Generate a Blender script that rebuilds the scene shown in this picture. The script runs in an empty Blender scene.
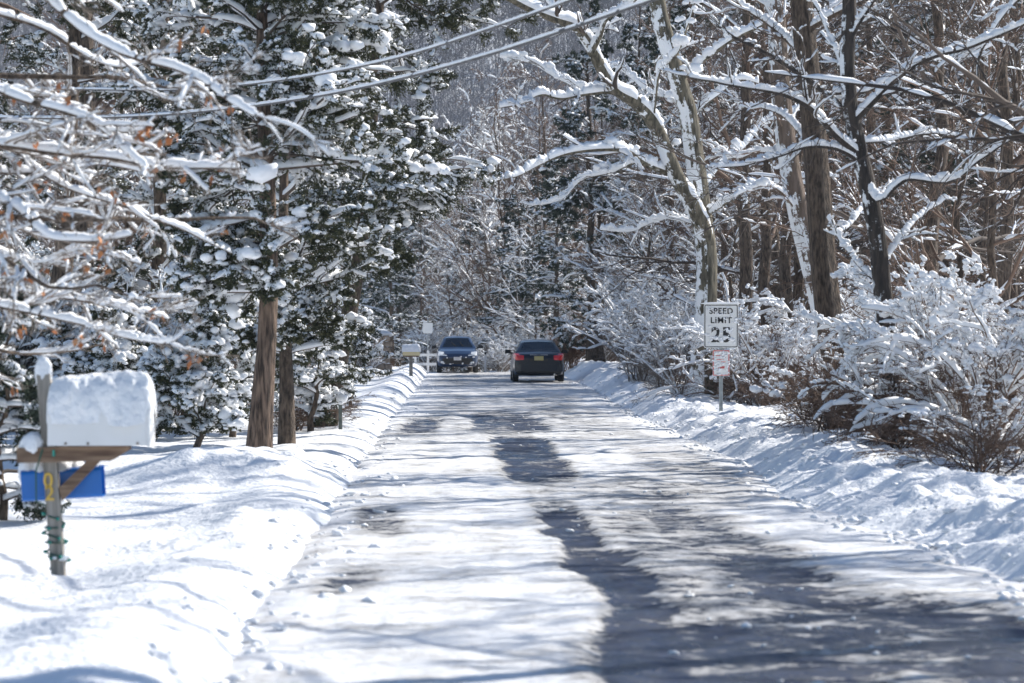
import bpy, bmesh, math, random
import numpy as np
from mathutils import Vector

# ------------------------------------------------------------------ camera, light, exposure
sc = bpy.context.scene
COL = sc.collection
F, VX, VY, EYE = 2844.4, 450.0, 333.0, 1.65      # focal length in pixels, vanishing point of the road, eye height

cam = bpy.data.cameras.new("camera")
cam.lens = 100; cam.sensor_width = 36
cam.clip_start = 0.5; cam.clip_end = 3000
cam.dof.use_dof = True; cam.dof.focus_distance = 58; cam.dof.aperture_fstop = 3.6
camo = bpy.data.objects.new("camera", cam); COL.objects.link(camo)
camo.location = (0, 0, EYE)
camo.rotation_euler = (math.pi/2 - math.atan(8.5/F), 0, -math.atan(62/F))
sc.camera = camo

SUN_EL, SUN_AZ = math.radians(37), math.radians(58)     # azimuth from +Y towards +X
wd = bpy.data.worlds.new("World"); sc.world = wd; wd.use_nodes = True
nt = wd.node_tree
sky = nt.nodes.new("ShaderNodeTexSky"); sky.sky_type = 'NISHITA'; sky.sun_disc = False
sky.sun_elevation = SUN_EL; sky.sun_rotation = SUN_AZ; sky.air_density = 1.0; sky.dust_density = 0.2; sky.ozone_density = 3.0
bg = nt.nodes["Background"]; bg.inputs[1].default_value = 0.092
nt.links.new(sky.outputs[0], bg.inputs[0])
S = Vector((math.sin(SUN_AZ)*math.cos(SUN_EL), math.cos(SUN_AZ)*math.cos(SUN_EL), math.sin(SUN_EL)))
sl = bpy.data.lights.new("sun", 'SUN'); sl.energy = 5.0; sl.angle = math.radians(0.55); sl.color = (1.0, 0.95, 0.87)
so = bpy.data.objects.new("sun", sl); COL.objects.link(so)
so.rotation_euler = (-S).to_track_quat('-Z', 'Y').to_euler(); so.location = (60, 60, 60)
sc.view_settings.view_transform = 'Standard'; sc.view_settings.look = 'None'
sc.view_settings.gamma = 1; sc.view_settings.exposure = 0.62
sc.view_settings.use_curve_mapping = False

rng = np.random.default_rng(11)
random.seed(11)

def W(px, py, d):
    return np.array([(px-VX)/F*d, d, EYE-(py-VY)/F*d])

# ------------------------------------------------------------------ noise
def vnoise(x, y, seed=0):
    xi = np.floor(x).astype(np.int64); yi = np.floor(y).astype(np.int64)
    fx = x-xi; fy = y-yi
    fx = fx*fx*(3-2*fx); fy = fy*fy*(3-2*fy)
    def h(a, b):
        n = (a*374761393 + b*668265263 + seed*974634777) & 0x7fffffff
        n = ((n ^ (n >> 13))*1274126177) & 0x7fffffff
        return ((n ^ (n >> 16)) & 0xffff)/65535.0
    return ((h(xi, yi)*(1-fx)+h(xi+1, yi)*fx)*(1-fy) + (h(xi, yi+1)*(1-fx)+h(xi+1, yi+1)*fx)*fy)*2-1
def fbm(x, y, seed=0, o=4):
    s = 0; a = 0.5
    for k in range(o):
        s = s + a*vnoise(x*2**k, y*2**k, seed+k*17); a *= .5
    return s
def sstep(a, b, x):
    t = np.clip((x-a)/(b-a), 0, 1); return t*t*(3-2*t)
def nrm(v):
    return v/np.maximum(np.linalg.norm(v, axis=-1, keepdims=True), 1e-9)

# ------------------------------------------------------------------ materials
def mat(name, c1, c2=None, rough=.7, scale=8, stretch=(1, 1, 1), bump=0, bscale=None, metal=0, spec=.5, coat=0, trans=0, perisl=0, detail=4, contrast=(.35, .65), bdist=.02):
    m = bpy.data.materials.new(name); m.use_nodes = True
    n = m.node_tree.nodes; L = m.node_tree.links; p = n["Principled BSDF"]
    p.inputs["Roughness"].default_value = rough; p.inputs["Metallic"].default_value = metal
    p.inputs["Specular IOR Level"].default_value = spec
    p.inputs["Coat Weight"].default_value = coat; p.inputs["Coat Roughness"].default_value = .08
    p.inputs["Transmission Weight"].default_value = trans
    tc = n.new("ShaderNodeTexCoord"); mp = n.new("ShaderNodeMapping"); mp.inputs["Scale"].default_value = stretch
    L.new(tc.outputs["Object"], mp.inputs[0])
    if c2 is None:
        c2 = tuple(v*.85 for v in c1)
    nz = n.new("ShaderNodeTexNoise"); nz.inputs["Scale"].default_value = scale; nz.inputs["Detail"].default_value = detail
    L.new(mp.outputs[0], nz.inputs["Vector"])
    rp = n.new("ShaderNodeValToRGB"); rp.color_ramp.elements[0].position = contrast[0]; rp.color_ramp.elements[1].position = contrast[1]
    rp.color_ramp.elements[0].color = (*c1, 1); rp.color_ramp.elements[1].color = (*c2, 1)
    if perisl:
        g = n.new("ShaderNodeNewGeometry"); mx = n.new("ShaderNodeMath"); mx.operation = 'MULTIPLY_ADD'
        mx.inputs[1].default_value = perisl
        L.new(g.outputs["Random Per Island"], mx.inputs[0])
        ms = n.new("ShaderNodeMath"); ms.operation = 'MULTIPLY'; ms.inputs[1].default_value = 1-perisl
        L.new(nz.outputs[0], ms.inputs[0]); L.new(ms.outputs[0], mx.inputs[2]); L.new(mx.outputs[0], rp.inputs[0])
    else:
        L.new(nz.outputs[0], rp.inputs[0])
    L.new(rp.outputs[0], p.inputs["Base Color"])
    if bump:
        b = n.new("ShaderNodeTexNoise"); b.inputs["Scale"].default_value = bscale or scale*3; b.inputs["Detail"].default_value = 5
        L.new(mp.outputs[0], b.inputs["Vector"])
        bp = n.new("ShaderNodeBump"); bp.inputs["Strength"].default_value = bump; bp.inputs["Distance"].default_value = bdist
        L.new(b.outputs[0], bp.inputs["Height"]); L.new(bp.outputs[0], p.inputs["Normal"])
    return m

def bark_snow(name, c1, c2, sdir, amount):
    """bark with wind-driven snow plastered on one side of the trunk"""
    m = mat(name, c1, c2, .9, 5, (3, 3, .6), bump=.7, bscale=16, bdist=.04)
    n = m.node_tree.nodes; L = m.node_tree.links; p = n["Principled BSDF"]
    g = n.new("ShaderNodeNewGeometry"); d = n.new("ShaderNodeVectorMath"); d.operation = 'DOT_PRODUCT'
    d.inputs[1].default_value = sdir; L.new(g.outputs["True Normal"], d.inputs[0])
    nz = n.new("ShaderNodeTexNoise"); nz.inputs["Scale"].default_value = 2.2; nz.inputs["Detail"].default_value = 6
    nz.inputs["Roughness"].default_value = .7
    L.new(g.outputs["Position"], nz.inputs["Vector"])
    a = n.new("ShaderNodeMath"); a.operation = 'MULTIPLY_ADD'; a.inputs[1].default_value = .22; L.new(d.outputs["Value"], a.inputs[0]); L.new(nz.outputs[0], a.inputs[2])
    mr = n.new("ShaderNodeMapRange"); mr.inputs[1].default_value = amount; mr.inputs[2].default_value = amount+.04; L.new(a.outputs[0], mr.inputs[0])
    mx = n.new("ShaderNodeMix"); mx.data_type = 'RGBA'; L.new(mr.outputs[0], mx.inputs[0])
    src = p.inputs["Base Color"].links[0].from_socket
    L.new(src, mx.inputs[6]); mx.inputs[7].default_value = (.86, .88, .9, 1); L.new(mx.outputs[2], p.inputs["Base Color"])
    return m

M = {}
M['snow'] = mat('snow', (.90, .91, .93), (.85, .87, .90), .55, 14, bump=.7, bscale=16, spec=.3, bdist=.05)
M['tree_snow'] = mat('tree_snow', (.90, .91, .93), (.87, .89, .92), .6, 10, bump=.3, bscale=40, spec=.3, bdist=.02)
M['bark'] = mat('bark', (.035, .025, .019), (.17, .125, .092), .9, 5, (5, 5, 1.4), bump=1., bscale=12, bdist=.05, detail=8)
M['bark_olive'] = bark_snow('bark_plastered', (.042, .038, .026), (.19, .165, .12), (-.8, -.5, 0.1), .63)  # olive-brown bark of the forked tree, snow stuck on one side
M['bark_white'] = bark_snow('bark_heavily_plastered', (.10, .075, .055), (.2, .15, .12), (-1, -.1, 0.1), .60)
M['bark_dark'] = bark_snow('bark_dark', (.028, .024, .022), (.075, .06, .05), (-.8, -.5, .1), .70)
M['bark_cedar'] = mat('bark_cedar', (.035, .023, .017), (.24, .165, .12), .9, 4, (7, 7, .9), bump=1., bscale=7, bdist=.06, detail=8, contrast=(.36, .62))
M['twig'] = mat('twig', (.085, .052, .036), (.20, .135, .10), .85, 3, perisl=.7)
M['twig_dark'] = mat('twig_dark', (.045, .035, .03), (.11, .085, .07), .85, 3, perisl=.6)
M['twig_grey'] = mat('twig_grey', (.12, .10, .085), (.24, .20, .17), .85, 3, perisl=.6)
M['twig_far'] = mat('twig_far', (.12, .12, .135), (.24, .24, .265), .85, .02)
M['twig_red'] = mat('twig_red', (.15, .085, .055), (.28, .17, .11), .85, 3, perisl=.7)
M['cedar'] = mat('cedar_foliage', (.020, .030, .015), (.075, .078, .035), .75, 2.2, perisl=.6)
M['spruce'] = mat('spruce_foliage', (.020, .034, .024), (.055, .075, .048), .75, 2.2, perisl=.6)
M['leaf_orange'] = mat('dry_leaf', (.36, .13, .045), (.50, .22, .09), .8, 6, perisl=.7)
M['leaf_brown'] = mat('dead_leaf', (.12, .06, .035), (.25, .13, .075), .8, 6, perisl=.7)
M['wood'] = mat('weathered_wood', (.17, .155, .135), (.36, .33, .29), .85, 4, (8, 8, .7), bump=.4, bscale=12, bdist=.01)
M['wood_h'] = mat('weathered_beam', (.09, .05, .032), (.26, .175, .115), .8, 4, (.7, 8, 8), bump=.4, bscale=12, bdist=.01)
M['blue'] = mat('blue_plastic', (.004, .135, .50), (.006, .16, .56), .35, 3)
M['white_metal'] = mat('white_enamel', (.80, .80, .80), (.74, .74, .73), .35, 3)
M['cream'] = mat('cream_enamel', (.78, .66, .38), (.70, .58, .33), .4, 4)
M['brass'] = mat('brass_number', (.55, .36, .06), (.62, .42, .10), .35, 5, metal=.4)
M['green_wire'] = mat('green_wire', (.01, .07, .05), (.015, .10, .07), .5, 5)
M['green_bulb'] = mat('green_bulb', (.02, .22, .17), (.03, .30, .24), .25, 5)
M['galv'] = mat('galvanised_steel', (.30, .33, .34), (.42, .45, .46), .45, 10, metal=.5)
M['green_metal'] = mat('green_painted_steel', (.07, .09, .08), (.12, .14, .13), .5, 10)
M['sign_white'] = mat('sign_sheeting', (.82, .82, .80), (.76, .77, .77), .4, 4)
M['sign_black'] = mat('sign_black', (.012, .012, .014), (.02, .02, .02), .5, 4)
M['sign_red'] = mat('sign_red', (.62, .10, .10), (.70, .20, .19), .5, 4)
M['paint_navy'] = mat('navy_car_paint', (.007, .024, .070), (.008, .027, .076), .28, 4, coat=.6)
M['paint_dark'] = mat('charcoal_car_paint', (.004, .009, .018), (.005, .010, .020), .3, 4, coat=.35, spec=.35)
M['rubber'] = mat('tyre_rubber', (.018, .018, .019), (.05, .05, .05), .85, 8)
M['trim'] = mat('black_trim', (.014, .014, .015), (.02, .02, .02), .6, 8)
M['rim'] = mat('alloy', (.42, .43, .45), (.5, .51, .53), .35, 8, metal=.8)
M['seat'] = mat('seat_fabric', (.045, .045, .05), (.07, .07, .075), .9, 12)
M['lens_red'] = mat('red_lens', (.72, .02, .025), (.78, .03, .03), .2, 6, coat=.6)
M['lens_clear'] = mat('headlight_lens', (.62, .66, .70), (.75, .78, .80), .15, 10, coat=.6)
M['plate_yellow'] = mat('plate_yellow', (.52, .42, .15), (.46, .40, .19), .45, 6)
M['plate_white'] = mat('plate_pale', (.62, .62, .62), (.5, .5, .52), .45, 6)
M['cable'] = mat('cable_sheath', (.05, .05, .055), (.11, .11, .115), .6, 8)
M['pole_wood'] = mat('pole_wood', (.12, .085, .06), (.22, .17, .13), .85, 4, (5, 5, .5), bump=.5)
M['stone'] = mat('stone', (.26, .20, .15), (.46, .38, .31), .85, 5, bump=.8, bscale=7, bdist=.05)

def glass_mat():
    m = bpy.data.materials.new('car_glass'); m.use_nodes = True
    n = m.node_tree.nodes; L = m.node_tree.links; out = n["Material Output"]
    gl = n.new("ShaderNodeBsdfGlossy"); gl.inputs["Roughness"].default_value = .03; gl.inputs["Color"].default_value = (.9, .95, 1, 1)
    tr = n.new("ShaderNodeBsdfTransparent"); tr.inputs["Color"].default_value = (.42, .52, .52, 1)
    fr = n.new("ShaderNodeFresnel"); fr.inputs[0].default_value = 1.5
    mx = n.new("ShaderNodeMixShader"); L.new(fr.outputs[0], mx.inputs[0]); L.new(tr.outputs[0], mx.inputs[1]); L.new(gl.outputs[0], mx.inputs[2])
    L.new(mx.outputs[0], out.inputs[0]); return m
M['glass'] = glass_mat()

def road_mat():
    m = bpy.data.materials.new('plowed_road'); m.use_nodes = True
    n = m.node_tree.nodes; L = m.node_tree.links; p = n["Principled BSDF"]
    def math_(op, a, b=None, c=None, clamp=False):
        q = n.new("ShaderNodeMath"); q.operation = op; q.use_clamp = clamp
        for i, v in enumerate((a, b, c)):
            if v is None: continue
            if isinstance(v, (int, float)): q.inputs[i].default_value = v
            else: L.new(v, q.inputs[i])
        return q.outputs[0]
    def noise(scale, st, det=6, ro=.6):
        mp = n.new("ShaderNodeMapping"); mp.inputs["Scale"].default_value = st
        L.new(tc.outputs["Object"], mp.inputs[0])
        q = n.new("ShaderNodeTexNoise"); q.inputs["Scale"].default_value = scale; q.inputs["Detail"].default_value = det; q.inputs["Roughness"].default_value = ro
        L.new(mp.outputs[0], q.inputs["Vector"]); return q.outputs[0]
    def sstp(x, a, b):
        q = n.new("ShaderNodeMapRange"); q.interpolation_type = 'SMOOTHSTEP'; q.inputs[1].default_value = a; q.inputs[2].default_value = b
        L.new(x, q.inputs[0]); return q.outputs[0]
    tc = n.new("ShaderNodeTexCoord")
    at = n.new("ShaderNodeAttribute"); at.attribute_name = "bare"
    bare = at.outputs["Fac"]
    n1 = noise(2.2, (.75, .9, 1), 8, .70); n2 = noise(13, (.8, 1, 1), 7, .72); n3 = noise(1.2, (1.0, .25, 1), 4)
    v = math_('ADD', bare, math_('MULTIPLY', math_('SUBTRACT', n1, .5), 2.3))
    v = math_('ADD', v, math_('MULTIPLY', math_('SUBTRACT', n2, .5), 1.7))
    mask = sstp(v, .47, .56)
    slush = sstp(v, -.22, .46)
    grey = n.new("ShaderNodeMix"); grey.data_type = 'RGBA'; grey.inputs[6].default_value = (.86, .87, .89, 1); grey.inputs[7].default_value = (.46, .45, .44, 1)
    L.new(slush, grey.inputs[0])
    asp = n.new("ShaderNodeMix"); asp.data_type = 'RGBA'; asp.inputs[6].default_value = (.006, .024, .078, 1); asp.inputs[7].default_value = (.026, .034, .050, 1)  # blue of the reflected sky is put into the asphalt base colour
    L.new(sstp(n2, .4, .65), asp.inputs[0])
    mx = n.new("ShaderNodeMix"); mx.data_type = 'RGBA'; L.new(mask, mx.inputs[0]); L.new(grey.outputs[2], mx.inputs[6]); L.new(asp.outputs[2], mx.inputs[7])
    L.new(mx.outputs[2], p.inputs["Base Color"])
    wet = sstp(n3, .40, .62)
    r_as = math_('SUBTRACT', .70, math_('MULTIPLY', wet, .48)); p.inputs['Specular IOR Level'].default_value = .4
    rr = math_('ADD', math_('MULTIPLY', mask, r_as), math_('MULTIPLY', math_('SUBTRACT', 1.0, mask), .55))
    L.new(rr, p.inputs["Roughness"])
    hgt = math_('ADD', math_('MULTIPLY', math_('SUBTRACT', 1.0, mask), .7), math_('ADD', math_('MULTIPLY', n2, .7), math_('MULTIPLY', n1, .8)))
    bp = n.new("ShaderNodeBump"); bp.inputs["Strength"].default_value = .8; bp.inputs["Distance"].default_value = .05
    L.new(hgt, bp.inputs["Height"]); L.new(bp.outputs[0], p.inputs["Normal"])
    return m
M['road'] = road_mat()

# ------------------------------------------------------------------ mesh helpers
class G:
    """collects pieces of geometry and links them as one mesh object"""
    def __init__(s): s.V = []; s.Q = []; s.T = []; s.n = 0
    def add(s, V, Fc):
        V = np.asarray(V, dtype=np.float32).reshape(-1, 3); Fc = np.asarray(Fc, dtype=np.int64)
        if len(Fc):
            (s.Q if Fc.shape[1] == 4 else s.T).append(Fc+s.n)
        s.V.append(V); s.n += len(V); return s
    def box(s, c, h, rot=None, top=None):
        """c centre, h half sizes; top = (sx, sy) taper of the +z face"""
        sx, sy = top or (1, 1)
        v = np.array([[-1,-1,-1],[1,-1,-1],[1,1,-1],[-1,1,-1],[-sx,-sy,1],[sx,-sy,1],[sx,sy,1],[-sx,sy,1]], float)*np.array(h)
        if rot is not None: v = v@np.array(rot).T
        s.add(v+np.array(c), [[0,3,2,1],[4,5,6,7],[0,1,5,4],[1,2,6,5],[2,3,7,6],[3,0,4,7]]); return s
    def tube(s, P, R, n=8, cap=True):
        P = np.asarray(P, float); R = np.broadcast_to(np.asarray(R, float), (len(P),))
        v, f = tubes(P[None], R[None], n); b = s.n; s.add(v, f)
        if cap:
            k = len(P)
            for ring, flip in ((0, 1), (k-1, 0)):
                c = P[ring]; s.add(np.vstack([v[ring*n:(ring+1)*n], c]), [[(i+1) % n, i, n] if flip else [i, (i+1) % n, n] for i in range(n)])
        return s
    def grid(s, A):
        """A (m,n,3) array of points"""
        m, n = A.shape[:2]
        i = np.arange(m-1)[:, None]*n+np.arange(n-1)[None]
        s.add(A.reshape(-1, 3), np.stack([i, i+1, i+n+1, i+n], -1).reshape(-1, 4)); return s
    def build(s, name, material, parent=None, smooth=True, bevel=0):
        me = bpy.data.meshes.new(name)
        V = np.concatenate(s.V) if s.V else np.zeros((0, 3), np.float32)
        Q = np.concatenate(s.Q) if s.Q else np.zeros((0, 4), np.int64)
        T = np.concatenate(s.T) if s.T else np.zeros((0, 3), np.int64)
        me.vertices.add(len(V)); me.vertices.foreach_set("co", V.astype(np.float32).ravel())
        lv = np.concatenate([Q.ravel(), T.ravel()]).astype(np.int32)
        me.loops.add(len(lv)); me.loops.foreach_set("vertex_index", lv)
        np_ = len(Q)+len(T)
        st = np.concatenate([np.arange(len(Q))*4, len(Q)*4+np.arange(len(T))*3]).astype(np.int32)
        me.polygons.add(np_); me.polygons.foreach_set("loop_start", st)
        me.polygons.foreach_set("use_smooth", np.full(np_, bool(smooth)))
        me.update(calc_edges=True); me.validate()
        me.materials.append(material)
        o = bpy.data.objects.new(name, me); COL.objects.link(o)
        if parent is not None: o.parent = parent
        if bevel:
            b = o.modifiers.new("bevel", 'BEVEL'); b.width = bevel; b.segments = 2; b.limit_method = 'ANGLE'
        return o

def tubes(P, R, n):
    B, K, _ = P.shape
    T = nrm(np.gradient(P, axis=1))
    mt = nrm(T.mean(1))
    ref = np.where(np.abs(mt[:, 2:3]) > .8, np.array([[1., 0, 0]]), np.array([[0, 0, 1.]]))[:, None, :]
    U = nrm(np.cross(T, np.broadcast_to(ref, T.shape))); Vv = np.cross(T, U)
    a = np.arange(n)/n*2*np.pi
    ring = P[:, :, None]+R[:, :, None, None]*(np.cos(a)[None, None, :, None]*U[:, :, None]+np.sin(a)[None, None, :, None]*Vv[:, :, None])
    return ring.reshape(-1, 3), ringfaces(B, K, n)
def ringfaces(B, K, n):
    b = np.arange(B)[:, None, None]*K*n; k = np.arange(K-1)[None, :, None]*n; i = np.arange(n)[None, None]
    j = (i+1) % n
    return np.stack([b+k+i, b+k+j, b+k+n+j, b+k+n+i], -1).reshape(-1, 4)

def finer(P, R, K2):
    B, K, _ = P.shape
    t = np.linspace(0, K-1, K2); i = np.minimum(t.astype(int), K-2); a = (t-i)[None, :, None]
    return P[:, i]*(1-a)+P[:, i+1]*a, R[:, i]*(1-a[..., 0])+R[:, i+1]*a[..., 0]
def snow_on(P, R, h0, wmin=.006, gap=.25, fine=2.5):
    """a broken, lumpy bank of snow lying along the upper side of every branch"""
    if not len(P): return np.zeros((0, 3)), np.zeros((0, 4), int)
    if fine > 1: P, R = finer(P, R, int(P.shape[1]*fine))
    B, K, _ = P.shape
    T = nrm(np.gradient(P, axis=1))
    hz = np.sqrt(np.clip(1-T[..., 2]**2, 0, 1))
    side = nrm(np.cross(T, np.array([0, 0, 1.])[None, None]))
    u2 = np.cross(side, T)
    nc = max(3, K//3)
    ctl = rng.uniform(0, 1, (B, nc)); t = np.linspace(0, nc-1.001, K); ii = t.astype(int); a = (t-ii); a = a*a*(3-2*a)
    low = ctl[:, ii]*(1-a)+ctl[:, ii+1]*a
    hi = rng.uniform(0, 1, (B, K))
    n = .62*low+.38*hi
    on = sstep(gap*.75, gap*.75+.22, n)*sstep(.3, .65, hz)*(rng.uniform(0, 1, (B, 1)) > gap*.5)
    on[:, 0] *= .4; on[:, -1] *= .4
    h = h0*(.35+1.1*n)*on
    w = (R*1.08+wmin*(.5+n))*(.3+.7*on)
    Rr = R*on+R*.3*(1-on)
    offs = [(-1, .0, 0), (-.85, .6, .6), (0, 1, 1), (.85, .6, .6), (1, .0, 0)]
    ring = np.stack([P+side*(w*a_)[..., None]+u2*(Rr*b+h*c)[..., None] for a_, b, c in offs], 2)
    ring = ring[on.max(1) > .25]
    return ring.reshape(-1, 3), ringfaces(len(ring), K, 5)

def grow(P, R, n, lf, ang=(.5, 1.0), K=6, curl=.16, grav=0., flat=1., t0=.15, t1=1., rr=.6, rmin=.003, up=0., labs=None):
    B, K0, _ = P.shape
    plen = np.linalg.norm(np.diff(P, axis=1), axis=2).sum(1)
    idx = np.repeat(np.arange(B), n); N = len(idx)
    t = rng.uniform(t0, t1, N)
    f = t*(K0-1); i = np.minimum(f.astype(int), K0-2); a = (f-i)
    p = P[idx, i]*(1-a)[:, None]+P[idx, i+1]*a[:, None]
    r = R[idx, i]*(1-a)+R[idx, i+1]*a
    T = nrm(P[idx, i+1]-P[idx, i])
    q = rng.normal(size=(N, 3)); q[:, 2] *= flat; q -= (q*T).sum(1, keepdims=True)*T; q[:, 2] *= flat; q = nrm(q)
    th = rng.uniform(ang[0], ang[1], N)[:, None]
    d = T*np.cos(th)+q*np.sin(th); d[:, 2] += up; d = nrm(d)
    L = (plen[idx] if labs is None else labs)*rng.uniform(lf[0], lf[1], N)*(1.15-.7*t)
    st = (L/(K-1))[:, None]
    pts = [p]
    for k in range(K-1):
        pts.append(pts[-1]+d*st)
        c = rng.normal(size=(N, 3))*curl; c[:, 2] *= flat
        d = d+c; d[:, 2] += grav; d = nrm(d)
    r0 = np.maximum(r*rr, rmin*1.2)
    Rr = r0[:, None]+(rmin-r0)[:, None]*np.linspace(0, 1, K)[None]
    return np.stack(pts, 1), Rr

def spline(pts, K):
    pts = np.asarray(pts, float)
    s = np.concatenate([[0], np.cumsum(np.linalg.norm(np.diff(pts, axis=0), axis=1))])
    t = np.linspace(0, s[-1], K)
    m = np.gradient(pts, s, axis=0) if len(pts) > 2 else np.repeat(((pts[1]-pts[0])/s[-1])[None], 2, 0)
    out = []
    for x in t:
        i = min(np.searchsorted(s, x, 'right')-1, len(pts)-2); h = s[i+1]-s[i]; u = (x-s[i])/h
        out.append((2*u**3-3*u**2+1)*pts[i]+(u**3-2*u**2+u)*h*m[i]+(-2*u**3+3*u**2)*pts[i+1]+(u**3-u**2)*h*m[i+1])
    return np.array(out)

_ic = {}
def ico(sub):
    if sub not in _ic:
        bm = bmesh.new(); bmesh.ops.create_icosphere(bm, subdivisions=sub, radius=1)
        bm.verts.ensure_lookup_table()
        _ic[sub] = (np.array([v.co[:] for v in bm.verts]), np.array([[v.index for v in f.verts] for f in bm.faces])); bm.free()
    return _ic[sub]
def lumps(C, Sz, sub=1, rough=.28, dirs=None):
    """soft uneven lumps of snow: C centres (N,3), Sz half sizes (N,3) along, across, up; dirs long axes"""
    v, f = ico(sub); N = len(C)
    ph = rng.uniform(0, 6.28, (N, 3, 1)); fr = rng.uniform(1.6, 3.2, (N, 3, 1))
    x = v[None]
    dn = 1+rough*(np.sin(x[..., 0]*fr[:, 0]+ph[:, 0])+np.sin(x[..., 1]*fr[:, 1]*1.3+ph[:, 1])+.7*np.sin(x[..., 2]*fr[:, 2]*1.7+ph[:, 2]))*.6
    dn = dn+rng.normal(0, rough*.25, (N, len(v)))
    pts = x*dn[..., None]*Sz[:, None]
    pts[..., 2] = np.where(pts[..., 2] < 0, pts[..., 2]*.7, pts[..., 2])
    if dirs is None:
        a = rng.uniform(0, 6.28, N); dirs = np.stack([np.cos(a), np.sin(a), rng.normal(0, .15, N)], 1)
    X = nrm(dirs); Y = nrm(np.cross(np.array([[0, 0, 1.]]), X)); Z = np.cross(X, Y)
    pts = pts[..., 0:1]*X[:, None]+pts[..., 1:2]*Y[:, None]+pts[..., 2:3]*Z[:, None]+C[:, None]
    F_ = (f[None]+(np.arange(N)*len(v))[:, None, None]).reshape(-1, 3)
    return pts.reshape(-1, 3), F_
def clumps(C, S, n=3, sub=1, dirs=None, rough=.2):
    """each clump is a huddle of a few soft lumps"""
    N = len(C)
    if not N: return lumps(np.zeros((0, 3)), np.zeros((0, 3)), sub)
    c = np.repeat(C, n, 0); s_ = np.repeat(S, n)*rng.uniform(.45, 1.0, N*n)
    off = rng.normal(0, .75, (N*n, 3))*np.array([1, 1, .3])*np.repeat(S, n)[:, None]
    if dirs is not None: off += np.repeat(nrm(dirs), n, 0)*(rng.uniform(-1.5, 1.5, N*n)*np.repeat(S, n))[:, None]
    return lumps(c+off, np.stack([s_*1.15, s_, s_*.85], 1), sub, rough)
def trunk_tube(P, R, n=22, flute=.10):
    """a trunk with ridged bark"""
    K2 = 60; P, R = finer(P[None], R[None], K2)
    v, f = tubes(P, R, n); v = v.reshape(K2, n, 3)
    a = np.arange(n)/n*2*np.pi; sd = int(rng.integers(0, 999))
    A, Zz = np.meshgrid(a, np.arange(K2)*.12)
    k = 1+flute*(fbm(np.cos(A)*2.4+Zz*.25, np.sin(A)*2.4+Zz*.2, sd)*1.2+.9*vnoise(np.cos(A)*5+3, np.sin(A)*5+Zz*.3, sd+3))
    c = P[0][:, None]; v = c+(v-c)*k[..., None]
    return v.reshape(-1, 3), f
def cards(C, D, L, Wd):
    """leaf-sized diamond faces"""
    N = len(C); D = nrm(D)
    q = nrm(np.cross(D, rng.normal(size=(N, 3))))
    L = np.broadcast_to(L, (N,))[:, None]; Wd = np.broadcast_to(Wd, (N,))[:, None]
    nn = np.cross(D, q)
    v = np.stack([C, C+D*L*.45+q*Wd, C+D*L+nn*L*rng.normal(0, .15, (N, 1)), C+D*L*.5-q*Wd], 1).reshape(-1, 3)
    return v, (np.arange(N)[:, None]*4+np.arange(4)[None])

def tag(o, label=None, cat=None, group=None, kind=None):
    if label: o['label'] = label
    if cat: o['category'] = cat
    if group: o['group'] = group
    if kind: o['kind'] = kind
    return o
def thing(name, loc, label, cat, group=None):
    global rng                                             # every thing grows from its own seed, so editing one leaves the rest alone
    rng = np.random.default_rng(sum((i+3)*ord(c) for i, c in enumerate(label)) % 99991)
    o = bpy.data.objects.new(name, None); COL.objects.link(o); o.location = loc; o.empty_display_size = .3
    return tag(o, label, cat, group)
def dup(root, loc, rz=0, s=1., label=None, group=None):
    r = root.copy(); COL.objects.link(r); r.location = loc; r.rotation_euler = (0, 0, rz)
    r.scale = (s, s, s) if isinstance(s, (int, float)) else s
    if label: r['label'] = label
    if group: r['group'] = group
    for ch in list(root.children):
        c = ch.copy(); COL.objects.link(c); c.parent = r
        for g in ch.children:
            d = g.copy(); COL.objects.link(d); d.parent = c
    return r

# ------------------------------------------------------------------ ground, road, hill
def road_shift(y): return -np.clip(y-121, 0, None)**2/170.
def drop(y): return -.035*np.clip(y-121, 0, 60)
def edgeL(y): return -.95+.11*fbm(y*.35, y*0+3.3, 5, 2)+.12*sstep(60, 95, y)+road_shift(y)
def edgeR(y): return 3.55+.16*fbm(y*.28, y*0+9.1, 8, 2)+.6*sstep(50, 100, y)-.35*np.exp(-((y-29)/5.)**2)+road_shift(y)

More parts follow.
